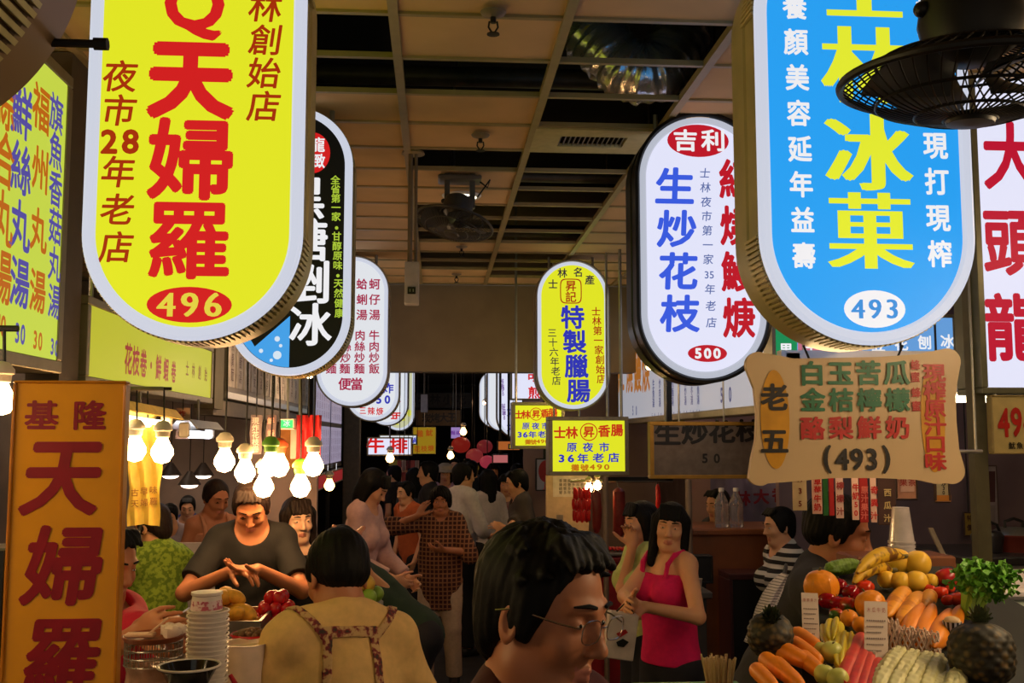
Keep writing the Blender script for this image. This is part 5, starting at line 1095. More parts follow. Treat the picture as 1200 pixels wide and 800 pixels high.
# green table, chopstick tub
t = thing('green_table', 'green topped table in the aisle right of the foreground man', 'table', (.8, 3.12, 0)); b = MB(); b.box((0, 0, 1.105), (.36, .46, .03), bev=.008); b.build('tabletop', mat('green_laminate', (96, 150, 26), .35, var=.08), t)
for sx in (-1, 1):
    for sy in (-1, 1): b = MB(); b.tube([(sx*.14, sy*.19, 0), (sx*.14, sy*.19, 1.09)], .018, 10); b.build('leg', M_steel, t, True)
t = thing('straw_tub', 'orange red tub of paper wrapped straws on the green table', 'tub', (gx(838, 3.02), 3.02, 1.12)); zt_ = 1.9-(794-514)*mpp(3.05)-1.12
b = MB(); b.lathe([(.004, 0), (.034, 0), (.042, zt_), (.038, zt_), (.031, .004), (.004, .004)], n=24); b.build('tub', mat('tub_orange', (196, 84, 50), .4), t, 50); b = MB(); rg = random.Random(2)
for k in range(46): a, r_ = k*2.4, .026*math.sqrt((k+.5)/46); v = Vector((r_*math.cos(a), r_*math.sin(a), .006)); b.tube([v, v*2.1+Vector((0, 0, zt_+.06+rg.uniform(-.008, .008)))], .003, 5)
b.build('straws', mat('straw_paper', (214, 184, 140), .7, var=.1), t, kind='stuff')
# white cooler at the right edge
p0 = P(1172, 800, 2.6); t = thing('cooler_box', 'pale cooler box at the right edge behind the large pineapple', 'box', (p0.x+.22, 2.75, 0)); zt_ = 1.9-(700-514)*mpp(2.55); b = MB(); b.box((0, 0, zt_-.16), (.44, .36, .3), bev=.02); b.build('box', mat('cooler', (176, 186, 172), .5), t); b = MB(); b.box((0, 0, zt_), (.46, .38, .03), bev=.01); b.build('lid', mat('cooler_lid', (206, 196, 196), .5), t); b = MB(); b.box((0, 0, (zt_-.31)/2), (.4, .32, zt_-.31)); b.build('base', M_black, t)

# ---------------------------------------------------------------- right side, middle distance
counter('brown wooden counter at right with water bottles on top', gx(806, 6.4), gx(975, 6.4), 6.4, 7.0, 1.9-(620-514)*mpp(6.4), M_wood, M_wood, 'wooden_counter')
zc = 1.9-(620-514)*mpp(6.4); bt = None
for px, lab in ((844, 'clear ribbed water bottle on the wooden counter, left of two'), (861, 'clear ribbed water bottle on the wooden counter, right of two')):
    c = (gx(px, 6.55), 6.55, zc)
    if bt is None:
        bt = thing('water_bottle', lab, 'bottle', c, 'water bottles'); b = MB(); b.lathe([(.004, 0), (.042, 0)]+[(.043+.003*(k % 2), .012+.0085*k) for k in range(16)]+[(.043, .155), (.04, .17), (.018, .215), (.016, .235)], n=22); b.build('bottle', mat('bottle_plastic', (226, 222, 226), .12, trans=.85), bt, True); b = MB(); b.lathe([(.018, .228), (.018, .25), (.004, .251)], n=18); b.build('cap', M_white, bt, 50)
    else: dup(bt, c, label=lab)
t = thing('cloth_banner', 'blue grey cloth banner with dark red characters behind the wooden counter', 'banner', (gx(905, 7.6), 7.6, 1.9-(645-514)*mpp(7.6))); wq, hq = .95, .78; b = MB(); vs = []; nx, nz = 40, 14
for j in range(nz+1):
    for i in range(nx+1): vs.append((-wq/2+wq*i/nx, .02*math.sin(i*.5+j*.2)+.012*math.sin(i*1.1), hq*j/nz))
F = [(j*(nx+1)+i, j*(nx+1)+i+1, (j+1)*(nx+1)+i+1, (j+1)*(nx+1)+i) for j in range(nz) for i in range(nx)]; b.add(vs, F); b.add([Vector(v)+Vector((0, .004, 0)) for v in vs], [f[::-1] for f in F]); b.build('cloth', mat('blue_grey_cloth', (116, 112, 138), .8, var=.15, scale=6), t, True)
l = LY(7.56); l.line('士林大香腸', 848, 586, 936, 578, 17, .04, 1.1, song=.02); l.build('lettering', mat('maroon_print', (116, 18, 40), .7), t); b = MB(); b.tube([(-wq/2, 0, hq), (wq/2, 0, hq)], .012, 8); b.tube([(-wq*.45, 0, hq), (-wq*.45, 0, CZ-t.location.z)], .008, 6); b.tube([(wq*.45, 0, hq), (wq*.45, 0, CZ-t.location.z)], .008, 6); b.build('rod', M_steel, t, True)
b = MB(); b.box((3.28, 8.9, 1.6), (2.2, .06, 3.2)); tag(b.build('partition', mat('dim_pink_wall', (150, 120, 116), .7, var=.12, scale=3)), kind='structure')
b = MB(); b.box((1.7, 11.3, 1.6), (1.5, .06, 3.2)); tag(b.build('partition', mat('dim_pink_wall', (150, 120, 116), .7)), kind='structure')
for x, Y, lab in ((709, 7.44, 'grey steel pole beside the hanging sausages'), (806, 6.33, 'grey steel pole at the left end of the wooden counter')):
    b = MB(); b.tube([(gx(x, Y), Y, 0), (gx(x, Y), Y, gz(x, 558 if x < 750 else 562, Y))], .02, 12); b.box((gx(x, Y), Y, .01), (.1, .1, .02)); tag(b.build('steel_pole', mat('pole_paint', (136, 118, 104), .45, metal=.3), smooth=True), lab, 'pole')
# sausage stall
Y = 8.36
t, w, h = box_sign('notice_panel', 'cream panel with a framed paper notice under the yellow lightbox', 640, 690, 557, 628, Y, .05, mat('cream_panel', (196, 174, 146), .6), mat('cream_panel', (196, 174, 146), .6), .01)
l = LY(Y-.002); l.rect(648, 558, 688, 582); l.build('paper', mat('notice_paper', (206, 200, 190), .7), t)
l = Letters('Y', Y-.002, .003)
for k in range(6): l.line('香腸經營多年老店字號'[k:k+4], 657+k*5, 563, 657+k*5, 577, 4, .01)
l.build('lettering', mat('notice_ink', (96, 90, 90), .7), t); l = LY(Y-.002); l.rect(652, 603, 660, 616); l.build('socket_plate', M_steel, t); hanger(t, (-w*.3, w*.3), h-.005, CZ-t.location.z, .03, .008)
counter('sausage grill counter with a red front under the hanging sausages', gx(640, 7.5), gx(745, 7.5), 7.5, 8.1, 1.9-(652-514)*mpp(7.5), mat('red_top', (120, 24, 28), .4), mat('red_front', (150, 22, 30), .5), 'grill_counter')
t, w, h = box_sign('box_sign', 'red sign board with two yellow characters on the sausage counter', 638, 690, 626, 652, 7.42, .06, mat('red_board', (166, 26, 34), .45), mat('red_board', (166, 26, 34), .45), .005)
l = LY(7.415); l.line('大士', 661, 637, 678, 637, 10, .035); l.build('lettering', mat('gold_print', (186, 150, 40), .5), t); b = MB(); b.box((0, .03, -t.location.z/2), (.1, .05, t.location.z)); b.build('stand', M_black, t)
sr = MB(); sr.tube([(gx(668, 7.9), 7.9, 1.575), (gx(788, 7.9), 7.9, 1.575)], .012, 8); sr.tube([(gx(712, 7.9), 7.9, 1.575), (gx(712, 7.9), 7.9, 2.6), (gx(712, 7.9), 7.9, CZ)], .01, 8); sr.tube([(gx(780, 7.9), 7.9, 1.575), (gx(780, 7.9), 7.9, CZ)], .01, 8); tag(sr.build('hanging_rail', M_steel, smooth=True), 'steel rail the sausages hang from', 'rail')
M_s1 = mat('red_sausage', (196, 34, 36), .3, var=.2, scale=40); M_s2 = mat('dark_sausage', (116, 40, 36), .35, var=.25, scale=30)
k = 0; rg = random.Random(9); SG = []
for row in range(3):
    for i in range(7):
        x = gx(673+i*2.9, 7.86); z = 1.53-row*.085-.012*(i % 2); sd_ = None
        if not SG:
            b = MB(); b.tube([(0, 0, .0), (.004, 0, -.008), (.006, 0, -.045), (.002, 0, -.08), (0, 0, -.088)], [.003, .012, .014, .012, .003], 9); o = b.build('red_sausage', M_s1, None, True); o.location = (x, 7.88, z); SG.append(tag(o, 'bright red sausage in the strings hanging beside the bulbs', 'sausage', 'strings of red sausages'))
        else: SG.append(dup(SG[0], (x, 7.88+rg.uniform(-.02, .02), z), (0, 0, rg.uniform(0, 6))))
for x0, x1, y0, y1, lab in ((693, 704, 574, 625, 'long dark sausage hanging just left of the steel pole'), (717, 732, 571, 630, 'thick dark sausage hanging right of the steel pole'), (767, 773, 567, 600, 'thin red sausage hanging above the dark-haired pair')):
    Yq = 7.8 if x1 < 740 else 7.9; r_ = (x1-x0)/2*mpp(Yq); zt_ = gz(x0, y0, Yq); zb = gz(x0, y1, Yq); b = MB(); b.tube([(0, 0, 0), (0, 0, .012), (.0, 0, .05), (.004, 0, (zt_-zb)*.5), (0, 0, zt_-zb-.03), (0, 0, zt_-zb-.006), (0, 0, zt_-zb)], [.004, r_*.6, r_*.95, r_, r_*.95, r_*.5, .004], 14)
    t = thing('large_sausage', lab, 'sausage', (gx((x0+x1)/2, Yq), Yq, zb)); b.build('meat', M_s1 if x0 > 750 else M_s2, t, True); b = MB(); b.tube([(0, 0, zt_-zb-.01), (0, 7.9-Yq, 1.575-zb)], .004, 6); b.build('string', M_cable, t)
b = MB(); b.box((0, 0, .02), (.3, .24, .03), bev=.01); o = b.build('food_tray', M_ss); o.location = (gx(722, 7.62), 7.64, 1.9-(652-514)*mpp(7.5)); tag(o, 'steel tray of red sausages on the grill counter', 'tray'); s0 = None
for k in range(9):
    loc = (gx(722, 7.62)-.11+.027*k, 7.62+.02*math.sin(k), o.location.z+.05)
    if s0 is None: b = MB(); b.tube([(0, -.06, 0), (0, -.05, .002), (0, 0, .006), (0, .05, .002), (0, .06, 0)], [.003, .012, .014, .012, .003], 9); s0 = b.build('grilled_sausage', M_s1, None, True); s0.location = loc; tag(s0, 'red sausage lying on the steel tray of the grill counter', 'sausage', 'sausages on the tray')
    else: dup(s0, loc, (0, 0, .1*math.sin(k*3)))
counter('dark grey cabinet beside the woman in pink', gx(806, 5.6), gx(832, 5.6), 5.6, 5.95, 1.9-(692-514)*mpp(5.6), mat('grey_top', (86, 80, 78), .5), mat('grey_cab', (58, 54, 54), .5), 'low_cabinet')
b = MB(); b.lathe(bowl_mesh(.026, .055, rb=.72), n=22); o = b.build('paper_cup', mat('cup_paper', (206, 186, 170), .6), None, 50); o.location = (gx(816, 5.7), 5.72, 1.9-(692-514)*mpp(5.6)); tag(o, 'small paper cup on the dark grey cabinet', 'cup')
t, w, h = box_sign('dark_monitor', 'black box screen standing by the wooden counter', 811, 836, 651, 684, 6.02, .1, mat('screen_black', (18, 17, 18), .2), M_black, .012, cat='screen'); b = MB(); b.box((0, .05, -t.location.z/2), (.05, .05, t.location.z)); b.build('stand', M_black, t)
t, w, h = box_sign('dark_cabinet', 'black cabinet standing under the wooden counter edge', 856, 900, 672, 800, 6.1, .25, mat('void_black', (12, 11, 12), .6), mat('cab_edge', (66, 26, 26), .5), .02, cat='cabinet'); t.location.z = .0
b = MB(); b.box((0, .12, .02), (w, .25, .04)); b.build('plinth', M_black, t)
for o in t.children: 
    if o.name.startswith(('frame', 'panel')): o.scale.z = (1.9-(672-514)*mpp(6.1))/h
# far right kitchen
b = MB(); b.box((3.2, 6.1, 1.6), (2.3, .06, 3.2)); tag(b.build('partition', mat('dim_kitchen_wall', (112, 92, 96), .7, var=.2, scale=3)), kind='structure')
b = MB(); p0 = gx(1150, 3.95); b.box((p0, 3.98, 1.6), (.055, .05, 3.3)); tag(b.build('post', mat('olive_post', (98, 92, 66), .6)), kind='structure')
def poster(label, x0, x1, y0, y1, Y, c, bits, txt=None):
    t, w, h = box_sign('poster', label, x0, x1, y0, y1, Y, .015, mat('poster_%d' % x0, c, .6), mat('poster_edge', (70, 50, 46), .5), .006, cat='poster')
    for i, (a, b1, c1, d1, cc) in enumerate(bits): l = Letters('Y', Y+.005, .003+.0005*i); l.rect(a, b1, c1, d1); l.build('printed_area', mat('print_%d_%d_%d' % cc, cc, .6), t)
    if txt: l = Letters('Y', Y+.005, .005); l.line(*txt[0]); l.build('lettering', mat('print_%d_%d_%d' % txt[1], txt[1], .6), t)
    b = MB(); b.tube([(0, .012, h-.01), (0, .012, (CZ if Y < 6 else 3.2)-t.location.z)], .004, 6); b.build('string', M_cable, t); return t
poster('framed pink menu picture hanging right under the juice board', 1050, 1076, 548, 586, 3.6, (210, 150, 120), ((1055, 553, 1071, 576, (226, 180, 160)),), (('果茶', 1058, 565, 1068, 565, 9, .02), (180, 70, 60)))
poster('small yellow framed tag with black writing under the right end of the juice board', 1096, 1114, 556, 589, 3.5, (190, 176, 140), ((1096, 580, 1114, 588, (190, 120, 40)),), (('冰沙30', 1105, 561, 1105, 577, 6, .03), (30, 30, 30)))
poster('pale poster with a dark photograph on the kitchen wall', 1142, 1170, 545, 615, 5.9, (140, 126, 126), ((1146, 552, 1166, 588, (70, 36, 38)), (1146, 592, 1166, 612, (126, 112, 110))), (('甜不辣', 1156, 596, 1156, 610, 5, .02), (60, 50, 50)))
poster('yellow paper notice low on the kitchen wall', 1130, 1143, 600, 628, 5.95, (150, 120, 46), (), (('特價', 1136, 607, 1136, 618, 7, .02), (60, 30, 20)))
counter('steel kitchen counter at the far right behind the fruit stand', gx(1125, 4.6), 3.9, 4.6, 5.2, 1.9-(655-514)*mpp(4.6), mat('dark_counter', (40, 36, 38), .4), mat('white_cab', (150, 142, 140), .5), 'kitchen_counter')
zc = 1.9-(655-514)*mpp(4.6); t = thing('cooking_pot', 'wide red-brown pot with steel lid at the right edge', 'pot', (gx(1190, 4.8), 4.85, zc)); b = MB(); b.lathe([(.004, 0), (.1, 0), (.115, .07), (.12, .075), (.12, .082), (.1, .08), (.004, .078)], n=30); b.build('pot', mat('brown_pot', (110, 44, 34), .4), t, 50)
b = MB(); b.lathe([(.115, .08), (.07, .11), (.004, .115)], n=30); b.build('lid', M_ss, t, 50); b = MB(); b.tube([(-.045, 0, .11), (-.045, 0, .14), (0, 0, .155), (.045, 0, .14), (.045, 0, .11)], .008, 8); b.build('handle', M_black, t, True)
t = thing('cooking_pot', 'dark pot with a bowed handle left of the wide red-brown pot', 'pot', (gx(1152, 4.8), 4.8, zc)); b = MB(); b.lathe([(.004, 0), (.065, 0), (.075, .08), (.06, .1), (.004, .105)], n=26); b.build('pot', mat('dark_pot', (30, 28, 32), .35), t, 50); b = MB(); b.tube([(-.07, 0, .08), (-.05, 0, .13), (0, 0, .15), (.05, 0, .13), (.07, 0, .08)], .007, 8); b.build('handle', M_black, t, True)
# far end stalls: red lanterns and goods
b = MB(); b.box((.25, 18.6, .5), (1.4, .5, 1.0)); o = b.build('far_stall', mat('far_stall_paint', (90, 40, 36), .6)); tag(o, 'far stall counter with red goods at the end of the aisle', 'stall')
rg = random.Random(4)
for k, (px, py, Y, s, c, lab) in enumerate(((540, 521, 17.8, .16, (170, 40, 30), 'red lantern left of the far bulbs at the end'), (556, 534, 17.0, .14, (176, 60, 60), 'red lantern in the middle of the far end'), (568, 523, 17.2, .13, (150, 46, 50), 'dark red lantern high at the far end'), (571, 541, 16.6, .12, (214, 70, 90), 'pink lantern low at the far end'), (553, 548, 18.2, .12, (190, 140, 40), 'yellow lantern low at the far end'))):
    c_ = P(px, py, Y); t = thing('paper_lantern', lab, 'lantern', c_, 'far lanterns'); b = MB(); b.ball((0, 0, 0), (s, s, s*.85), 20, 10, fn=lambda v: 1+.03*math.cos(10*math.atan2(v.y, v.x))); b.build('shade', glow('lantern_%d' % k, c, .35), t, True)
    b = MB(); b.lathe([(s*.4, -s*.85), (s*.4, -s*.95), (.01, -s*.96)], n=16); b.tube([(0, 0, s*.8), (0, 0, 3.27-c_.z)], .008, 6); b.build('cap', M_black, t)
for k, (x0, x1, y0, y1, Y, c, e, lab) in enumerate(((577, 596, 532, 543, 13.2, (214, 120, 120), .6, 'pink and white lightbox far down the right side'), (583, 610, 516, 528, 13.0, (200, 110, 50), .6, 'orange food picture lightbox under the white signs'), (596, 632, 520, 526, 11.6, (214, 190, 40), .6, 'thin yellow lightbox edge under the partly hidden sausage lightbox'), (628, 650, 537, 575, 11, (150, 130, 120), .15, 'white board with a big red disc beside the sausage stall'), (455, 475, 538, 560, 16.9, (120, 100, 40), .25, 'dim yellow board below the small bulb on the left'))):
    t, w, h = box_sign('box_sign', lab, x0, x1, y0, y1, Y, .1, glow('far_box_%d' % k, c, e), M_black, .012); b = MB(); b.box((0, .06, h+(3.27-t.location.z-h)/2), (.03, .03, 3.27-t.location.z-h)); b.build('hanger', M_black, t)
    if k == 3: l = LY(Y+.005); l.oval(640, 552, 9, 13); l.line('月', 640, 570, 640, 570, 8, .04); l.build('red_disc', mat('disc_red', (150, 20, 40), .5), t)
# red and white goods hanging on left at distance
for k in range(10):
    px = 468+(k % 5)*5.2; py = 545+(k//5)*14; c_ = P(px, py, 12.5+.2*(k % 3)); b = MB(); b.box((0, 0, 0), (.05, .02, .12), bev=.006); o = b.build('snack_bag', mat('snack_%d' % (k % 3), ((170, 60, 60), (190, 160, 150), (120, 40, 50))[k % 3], .4)); o.location = c_; tag(o, 'small snack bag hanging in the strings under the steak lightbox', 'bag', 'hanging snack bags far left')
    m2 = MB(); m2.tube([(0, 0, .05), (0, 0, 3.27-c_.z)], .003, 5); m2.build('string', M_cable, o)
counter('low food counter on the left behind the dark bobbed woman', -1.25, -.45, 8.6, 9.5, 1.02, mat('green_counter_top', (86, 96, 66), .5), mat('cream_cab', (130, 112, 90), .6), 'far_counter')
# ---------------------------------------------------------------- people
QK = 1.0
SKIN = dict(a=mat('skin_warm', (222, 164, 126), .5, var=.05, scale=12, sss=.15), b=mat('skin_tan', (186, 120, 84), .5, var=.06, scale=12, sss=.1), c=mat('skin_pale', (232, 186, 156), .5, var=.04, scale=12, sss=.15))
M_lip = mat('lips', (196, 122, 102), .45); M_hair = mat('black_hair', (13, 11, 11), .62, var=.3, scale=60, bump=.2, spec=.2); M_hairb = mat('dark_brown_hair', (34, 22, 18), .62, var=.3, scale=60, bump=.2, spec=.25)
M_eyew = mat('eye_white', (190, 176, 166), .3); M_iris = mat('eye_dark', (18, 12, 10), .15); M_shoe = mat('dark_shoe', (28, 24, 24), .5)
CL = lambda n, c, **k: mat('cloth_'+n, c, .85, var=.08, scale=40, bump=.1, **k)
def V3(v): return np.array(v, np.float32)
def person(label, px, Y, H=1.65, rz=180., lean=4., side=0., head=(0, 0, 0), r=None, l=None, hair='short', hairm=None, top=None, bottom=None, skin='a', h=.008, fat=1., shw=1., fem=False, feet=((.0, .0), (.0, .0)), curl=.5, shoes=True, extra=None, detail=False, z0=0., neckfwd=.0):
    s = H/1.7; h *= QK; root = thing('person', label, 'person', (gx(px, Y), Y, z0)); root.rotation_euler.z = rad(rz)
    Rw = Matrix.Rotation(rad(rz), 3, 'Z'); inv = Rw.transposed()
    def W(p): return inv @ (Vector(p)-root.location)             # world -> person
    Lr, Sd = rad(lean), rad(side)
    U = Vector((math.sin(Sd), math.sin(Lr)*math.cos(Sd), math.cos(Lr)*math.cos(Sd))); Xv = Vector((math.cos(Sd), 0, -math.sin(Sd))); Fv = U.cross(Xv)
    TM = np.array(Matrix((Xv, Fv, U)).transposed(), np.float32)
    pel = Vector((0, -math.sin(Lr)*.12*H, .53*H))
    def T(x, y, z): return pel+Xv*(x*H)+Fv*(y*H)+U*(z*H)
    sw = .079*shw*(.94 if fem else 1); neck = T(0, -.012+neckfwd*.4, .318)
    Rh = Matrix.Rotation(rad(head[0]), 3, 'Z') @ Matrix.Rotation(rad(-head[1]), 3, 'X') @ Matrix.Rotation(rad(head[2]), 3, 'Y')
    U2 = (U*.5+Vector((0, 0, .5))).normalized(); piv = neck+U2*(.038*H)+Fv*(neckfwd*H)
    hs = s*.98
    hc = piv+Rh @ (Vector((0, .022, .062))*hs)
    HM = np.array(Rh, np.float32)
    def Hd(x, y, z): return hc+Rh @ (Vector((x, y, z))*hs)
    B = SD()
    # torso
    tor = [('e', T(0, 0, .0), (.083*H*(1.04 if fem else 1), .062*H, .078*H), .05), ('e', T(0, .004*fat, .10), (.076*H*fat*(.93 if fem else 1), .056*H*fat, .11*H), .06), ('e', T(0, -.002, .215), (.077*H*shw*(.95 if fem else 1), .056*H, .105*H), .06),
           ('c', T(-sw*.93, -.006, .285), T(sw*.93, -.006, .285), .029*H, .05)]
    if fem: tor += [('e', T(sx*.042, .05, .2), (.036*H, .034*H, .038*H), .03) for sx in (-1, 1)]
    for o in tor:
        if o[0] == 'e': B.ell(V3(o[1]), o[2], TM, o[3])
        else: B.cap(V3(o[1]), V3(o[2]), o[3], None, o[4])
    for sx in (-1, 1): B.cap(V3(T(0, -.018, .318)), V3(T(sx*sw*.8, -.012, .292)), .027*H, .023*H, .04)
    # head
    B.cap(V3(neck), V3(Hd(0, -.02, -.05)), .033*H*(.88 if fem else 1), .031*H*(.86 if fem else 1), .03)
    E = lambda c, rr, k=.02, sub=False, M=None: B.ell(V3(Hd(*c)), tuple(q*hs for q in rr), HM if M is None else M, k*hs, None, sub)
    C = lambda a, b, ra, rb=None, k=.012, sub=False: B.cap(V3(Hd(*a)), V3(Hd(*b)), ra*hs, None if rb is None else rb*hs, k*hs, None, sub)
    E((0, -.012, .032), (.075, .094, .084)); E((0, .024, -.03), (.061, .062, .078), .03); C((-.014, .058, -.1), (.014, .058, -.1), .0195, None, .03); C((-.045, .0, -.075), (-.02, .045, -.095), .022, .02, .03); C((.045, .0, -.075), (.02, .045, -.095), .022, .02, .03)
    for sx in (-1, 1):
        E((sx*.036, .062, -.028), (.024, .02, .022), .02)                       # cheek
        C((sx*.012, .083, .024), (sx*.045, .07, .026), .0085, .007, .014)      # brow ridge
        E((sx*.031, .089, .004), (.02, .012, .0115), .01, True)                 # eye socket
        E((sx*.031, .071, .003), (.0165, .0135, .012), .004)                     # closed lid volume
        Me = np.array(Rh @ Matrix.Rotation(rad(sx*-18), 3, 'Z'), np.float32)
        E((sx*.077, -.008, -.012), (.009, .02, .032), .008, False, Me); E((sx*.083, -.003, -.010), (.005, .011, .018), .004, True, Me)
    C((0, .084, .012), (0, .1, -.026), .0075, .0105, .012); E((0, .103, -.032), (.0115, .0105, .009), .008); E((-.0125, .094, -.035), (.0075, .008, .0065), .006); E((.0125, .094, -.035), (.0075, .008, .0065), .006)
    C((-.023, .076, -.065), (0, .0865, -.0615), .0045, .0056, .006); C((.023, .076, -.065), (0, .0865, -.0615), .0045, .0056, .006); C((-.018, .075, -.071), (0, .0845, -.0735), .005, .0065, .006); C((.018, .075, -.071), (0, .0845, -.0735), .005, .0065, .006)
    if detail: C((-.028, .078, -.0665), (0, .0935, -.0675), .0016, .0016, .003, True); C((.028, .078, -.0665), (0, .0935, -.0675), .0016, .0016, .003, True)
    # arms
    arms = {}; cuts = []
    for sx, tg in ((1, r), (-1, l)):
        S = T(sx*sw, -.006, .28); l1, l2 = .172*H, .15*H
        tg = tg or {}
        if 'w' in tg: Wp = W(P(*tg['w']))
        elif 'p' in tg: Wp = Vector(tg['p'])*H
        else: Wp = S+Vector((sx*.025*H, .03*H, -.305*H))
        d = Wp-S; L = min(d.length, (l1+l2)*.985); d.normalize(); Wp = S+d*L
        a = (l1*l1-l2*l2+L*L)/(2*L); hh = math.sqrt(max(l1*l1-a*a, 0)); pole = Vector(tg.get('pole', (sx*.5, -.6, -.6))); pole = (pole-d*pole.dot(d)).normalized(); El = S+d*a+pole*hh
        arms[sx] = (S, El, Wp); B.cap(V3(S), V3(El), .0255*H, .021*H, .03); B.cap(V3(El), V3(Wp), .021*H, .015*H, .015)
        # hand
        fd = (Wp-El).normalized(); hd = Vector(tg.get('dir', fd)); hd = (hd*.8+fd*.2 if 'dir' in tg else hd).normalized()
        pn = Vector(tg.get('palm', (-sx*.9, .3, -.2))); pn = (pn-hd*pn.dot(hd)).normalized(); sv = hd.cross(pn).normalized(); th = sv if sv.dot(Vector(tg.get('thumb', (-sx*.2, 1, .35)))) > 0 else -sv
        q = s*1.0; PM = np.array(Matrix((sv, hd, pn)).transposed(), np.float32); B.ell(V3(Wp+hd*.046*q), (.041*q, .052*q, .0155*q), PM, .018)
        for i in range(4):
            c = tg.get('curl', curl)+.06*i; base = Wp+hd*(.086-.006*abs(i-1))*q+th*((1.5-i)*.0205)*q; L3 = (.072, .08, .074, .058)[i]*q; fdv = (hd+th*(1.5-i)*.06).normalized(); p0 = base
            rr = (.0092, .0094, .009, .008)[i]*q
            for j, fr in enumerate((.46, .31, .25)):
                ang = c*(.55, 1.0, .7)[j]; fdv = (fdv*math.cos(ang)+pn*math.sin(ang)).normalized(); p1 = p0+fdv*L3*fr; B.cap(V3(p0), V3(p1), rr, rr*.9, .006 if j == 0 else .003); p0, rr = p1, rr*.9
        p0 = Wp+hd*.02*q+th*.026*q; fdv = (hd*.65+th*.75+pn*.25).normalized()
        for fr, rr in ((.045, .0125), (.032, .0105), (.026, .0092)): p1 = p0+fdv*fr*q; B.cap(V3(p0), V3(p1), rr*q, rr*.9*q, .012 if fr > .04 else .004); p0 = p1; fdv = (fdv+hd*.3+pn*.25).normalized()
    # legs
    legs = {}
    for sx, ft in ((1, feet[0]), (-1, feet[1])):
        hp = Vector((sx*.05*H, pel.y, .505*H)); an = Vector((sx*(.055*H)+ft[0], ft[1], .045*H)); kn = (hp+an)/2+Vector((sx*.005, .03*H, .012*H))
        legs[sx] = (hp, kn, an); B.cap(V3(hp), V3(kn), .054*H, .034*H, .04); B.cap(V3(kn), V3(an), .034*H, .022*H, .02); B.cap(V3(an+Vector((0, -.012*H, -.02*H))), V3(an+Vector((sx*.012*H, .105*H, -.03*H))), .024*H, .016*H, .02)
    lo, hi = B.bounds()
    sk = SKIN[skin]
    def lipfn(c):
        q = ((c-np.array(hc))@HM.astype(float))/hs
        return ((np.abs(q[:, 0]) < .021) & (q[:, 1] > .078) & (q[:, 2] < -.0575) & (q[:, 2] > -.0795)).astype(int)
    body = net_object('body', B, lo, hi, h, [sk, M_lip], root, lipfn)
    # eyes, brows
    def on_head(o): o.location = hc; o.rotation_euler = Rh.to_euler(); o.scale = (hs,)*3; return o
    for sx in (-1, 1):
        if head[1] >= 18:
            b = MB(); b.tube([(sx*.018, .083, .0), (sx*.031, .0865, -.003), (sx*.044, .08, -.001)], [.0012, .0018, .0012], 6); on_head(b.build('eyelash', M_hair, root, True))
        b = MB(); b.ball((sx*.031, .0735 if head[1] < 18 else .066, .003), (.0125, .0122, .0046), 16, 10); b.cur = 1; b.ball((sx*.031+(.002 if detail else 0), .0805, .003), (.0056, .0052, .0046), 12, 8); on_head(b.build('eye', [M_eyew, M_iris], root, True))
        b = MB(); b.tube([(sx*.013, .0925, .030), (sx*.029, .0905, .033), (sx*.049, .077, .030)], [.0028, .0036, .0014], 6); on_head(b.build('eyebrow', M_hair, root, True))
    # hair
    Hs = SD(); hm = hairm or M_hair; amp = .0016
    if hair != 'none':
        Hs.ell((0, -.02, .036), (.083, .1, .09), None, .01); Hs.ell((0, -.055, -.03 if hair != 'crop' else -.015), (.068, .05, .07 if hair != 'crop' else .045), None, .03)
        if hair in ('short', 'messy', 'crop'):
            for sx in (-1, 1): Hs.ell((sx*.07, .012 if hair != 'crop' else .004, .004), (.015, .022, .045 if hair != 'crop' else .034), None, .02)
            Hs.ell((0, .112, -.03), (.1, .086, .124), None, .012, None, True)
            Hs.cap((-.12, .0, -.085), (.12, .0, -.085), .045, None, .02, None, True)
            if hair != 'crop':
                for k in range(7): a = -.05+k*.0165; Hs.cap((a, .036, .108), (a*1.05+.008, .074, .082+.006*(k % 2)), .013, .006, .014)
            if hair == 'messy':
                rg = random.Random(3)
                for k in range(110):
                    a, e = rg.uniform(0, 6.28), rg.uniform(.1, 1.45); v = Vector((math.cos(a)*math.cos(e)*.083, math.sin(a)*math.cos(e)*.1-.014, math.sin(e)*.09+.036))
                    if v.y > .04 and v.z < .09: continue
                    Hs.cap(v*.98, v*1.03+Vector((rg.uniform(-.014, .014), .016, rg.uniform(-.012, .002))), .008, .003, .008)
        elif hair == 'perm':
            Hs.ell((0, -.012, .05), (.094, .108, .09), None, .02); Hs.ell((0, .112, -.05), (.07, .08, .115), None, .012, None, True)
            for sx in (-1, 1): Hs.ell((sx*.078, -.01, .0), (.024, .045, .06), None, .02)
            amp = .004
        else:
            zb = {'bob': -.115, 'long': -.27, 'mid': -.19}[hair]
            Hs.ell((0, -.05, zb*.45), (.086, .06, -zb*.55+.05), None, .03)
            for sx in (-1, 1): Hs.cap((sx*.07, .0, .03), (sx*.08, .005+(.02 if hair != 'bob' else 0), zb), .032, .022, .03)
            Hs.ell((0, .118, -.06), (.058, .082, .12), None, .012, None, True)
            for k in range(7): a = -.048+k*.016; Hs.cap((a, .045, .105), (a*1.06, .0815, .046+.004*(k % 2)), .012, .0055, .016)
        lo, hi = Hs.bounds()
        def hf(p):
            a = np.arctan2(p[:, 0], p[:, 1]+.014); return Hs(p)+amp*.5*np.sin(a*34+p[:, 2]*30)+amp*.5*np.sin(a*19-p[:, 2]*45+p[:, 1]*60)
        on_head(net_object('hair', hf, lo, hi, max(h*.75, .0035), hm, root))
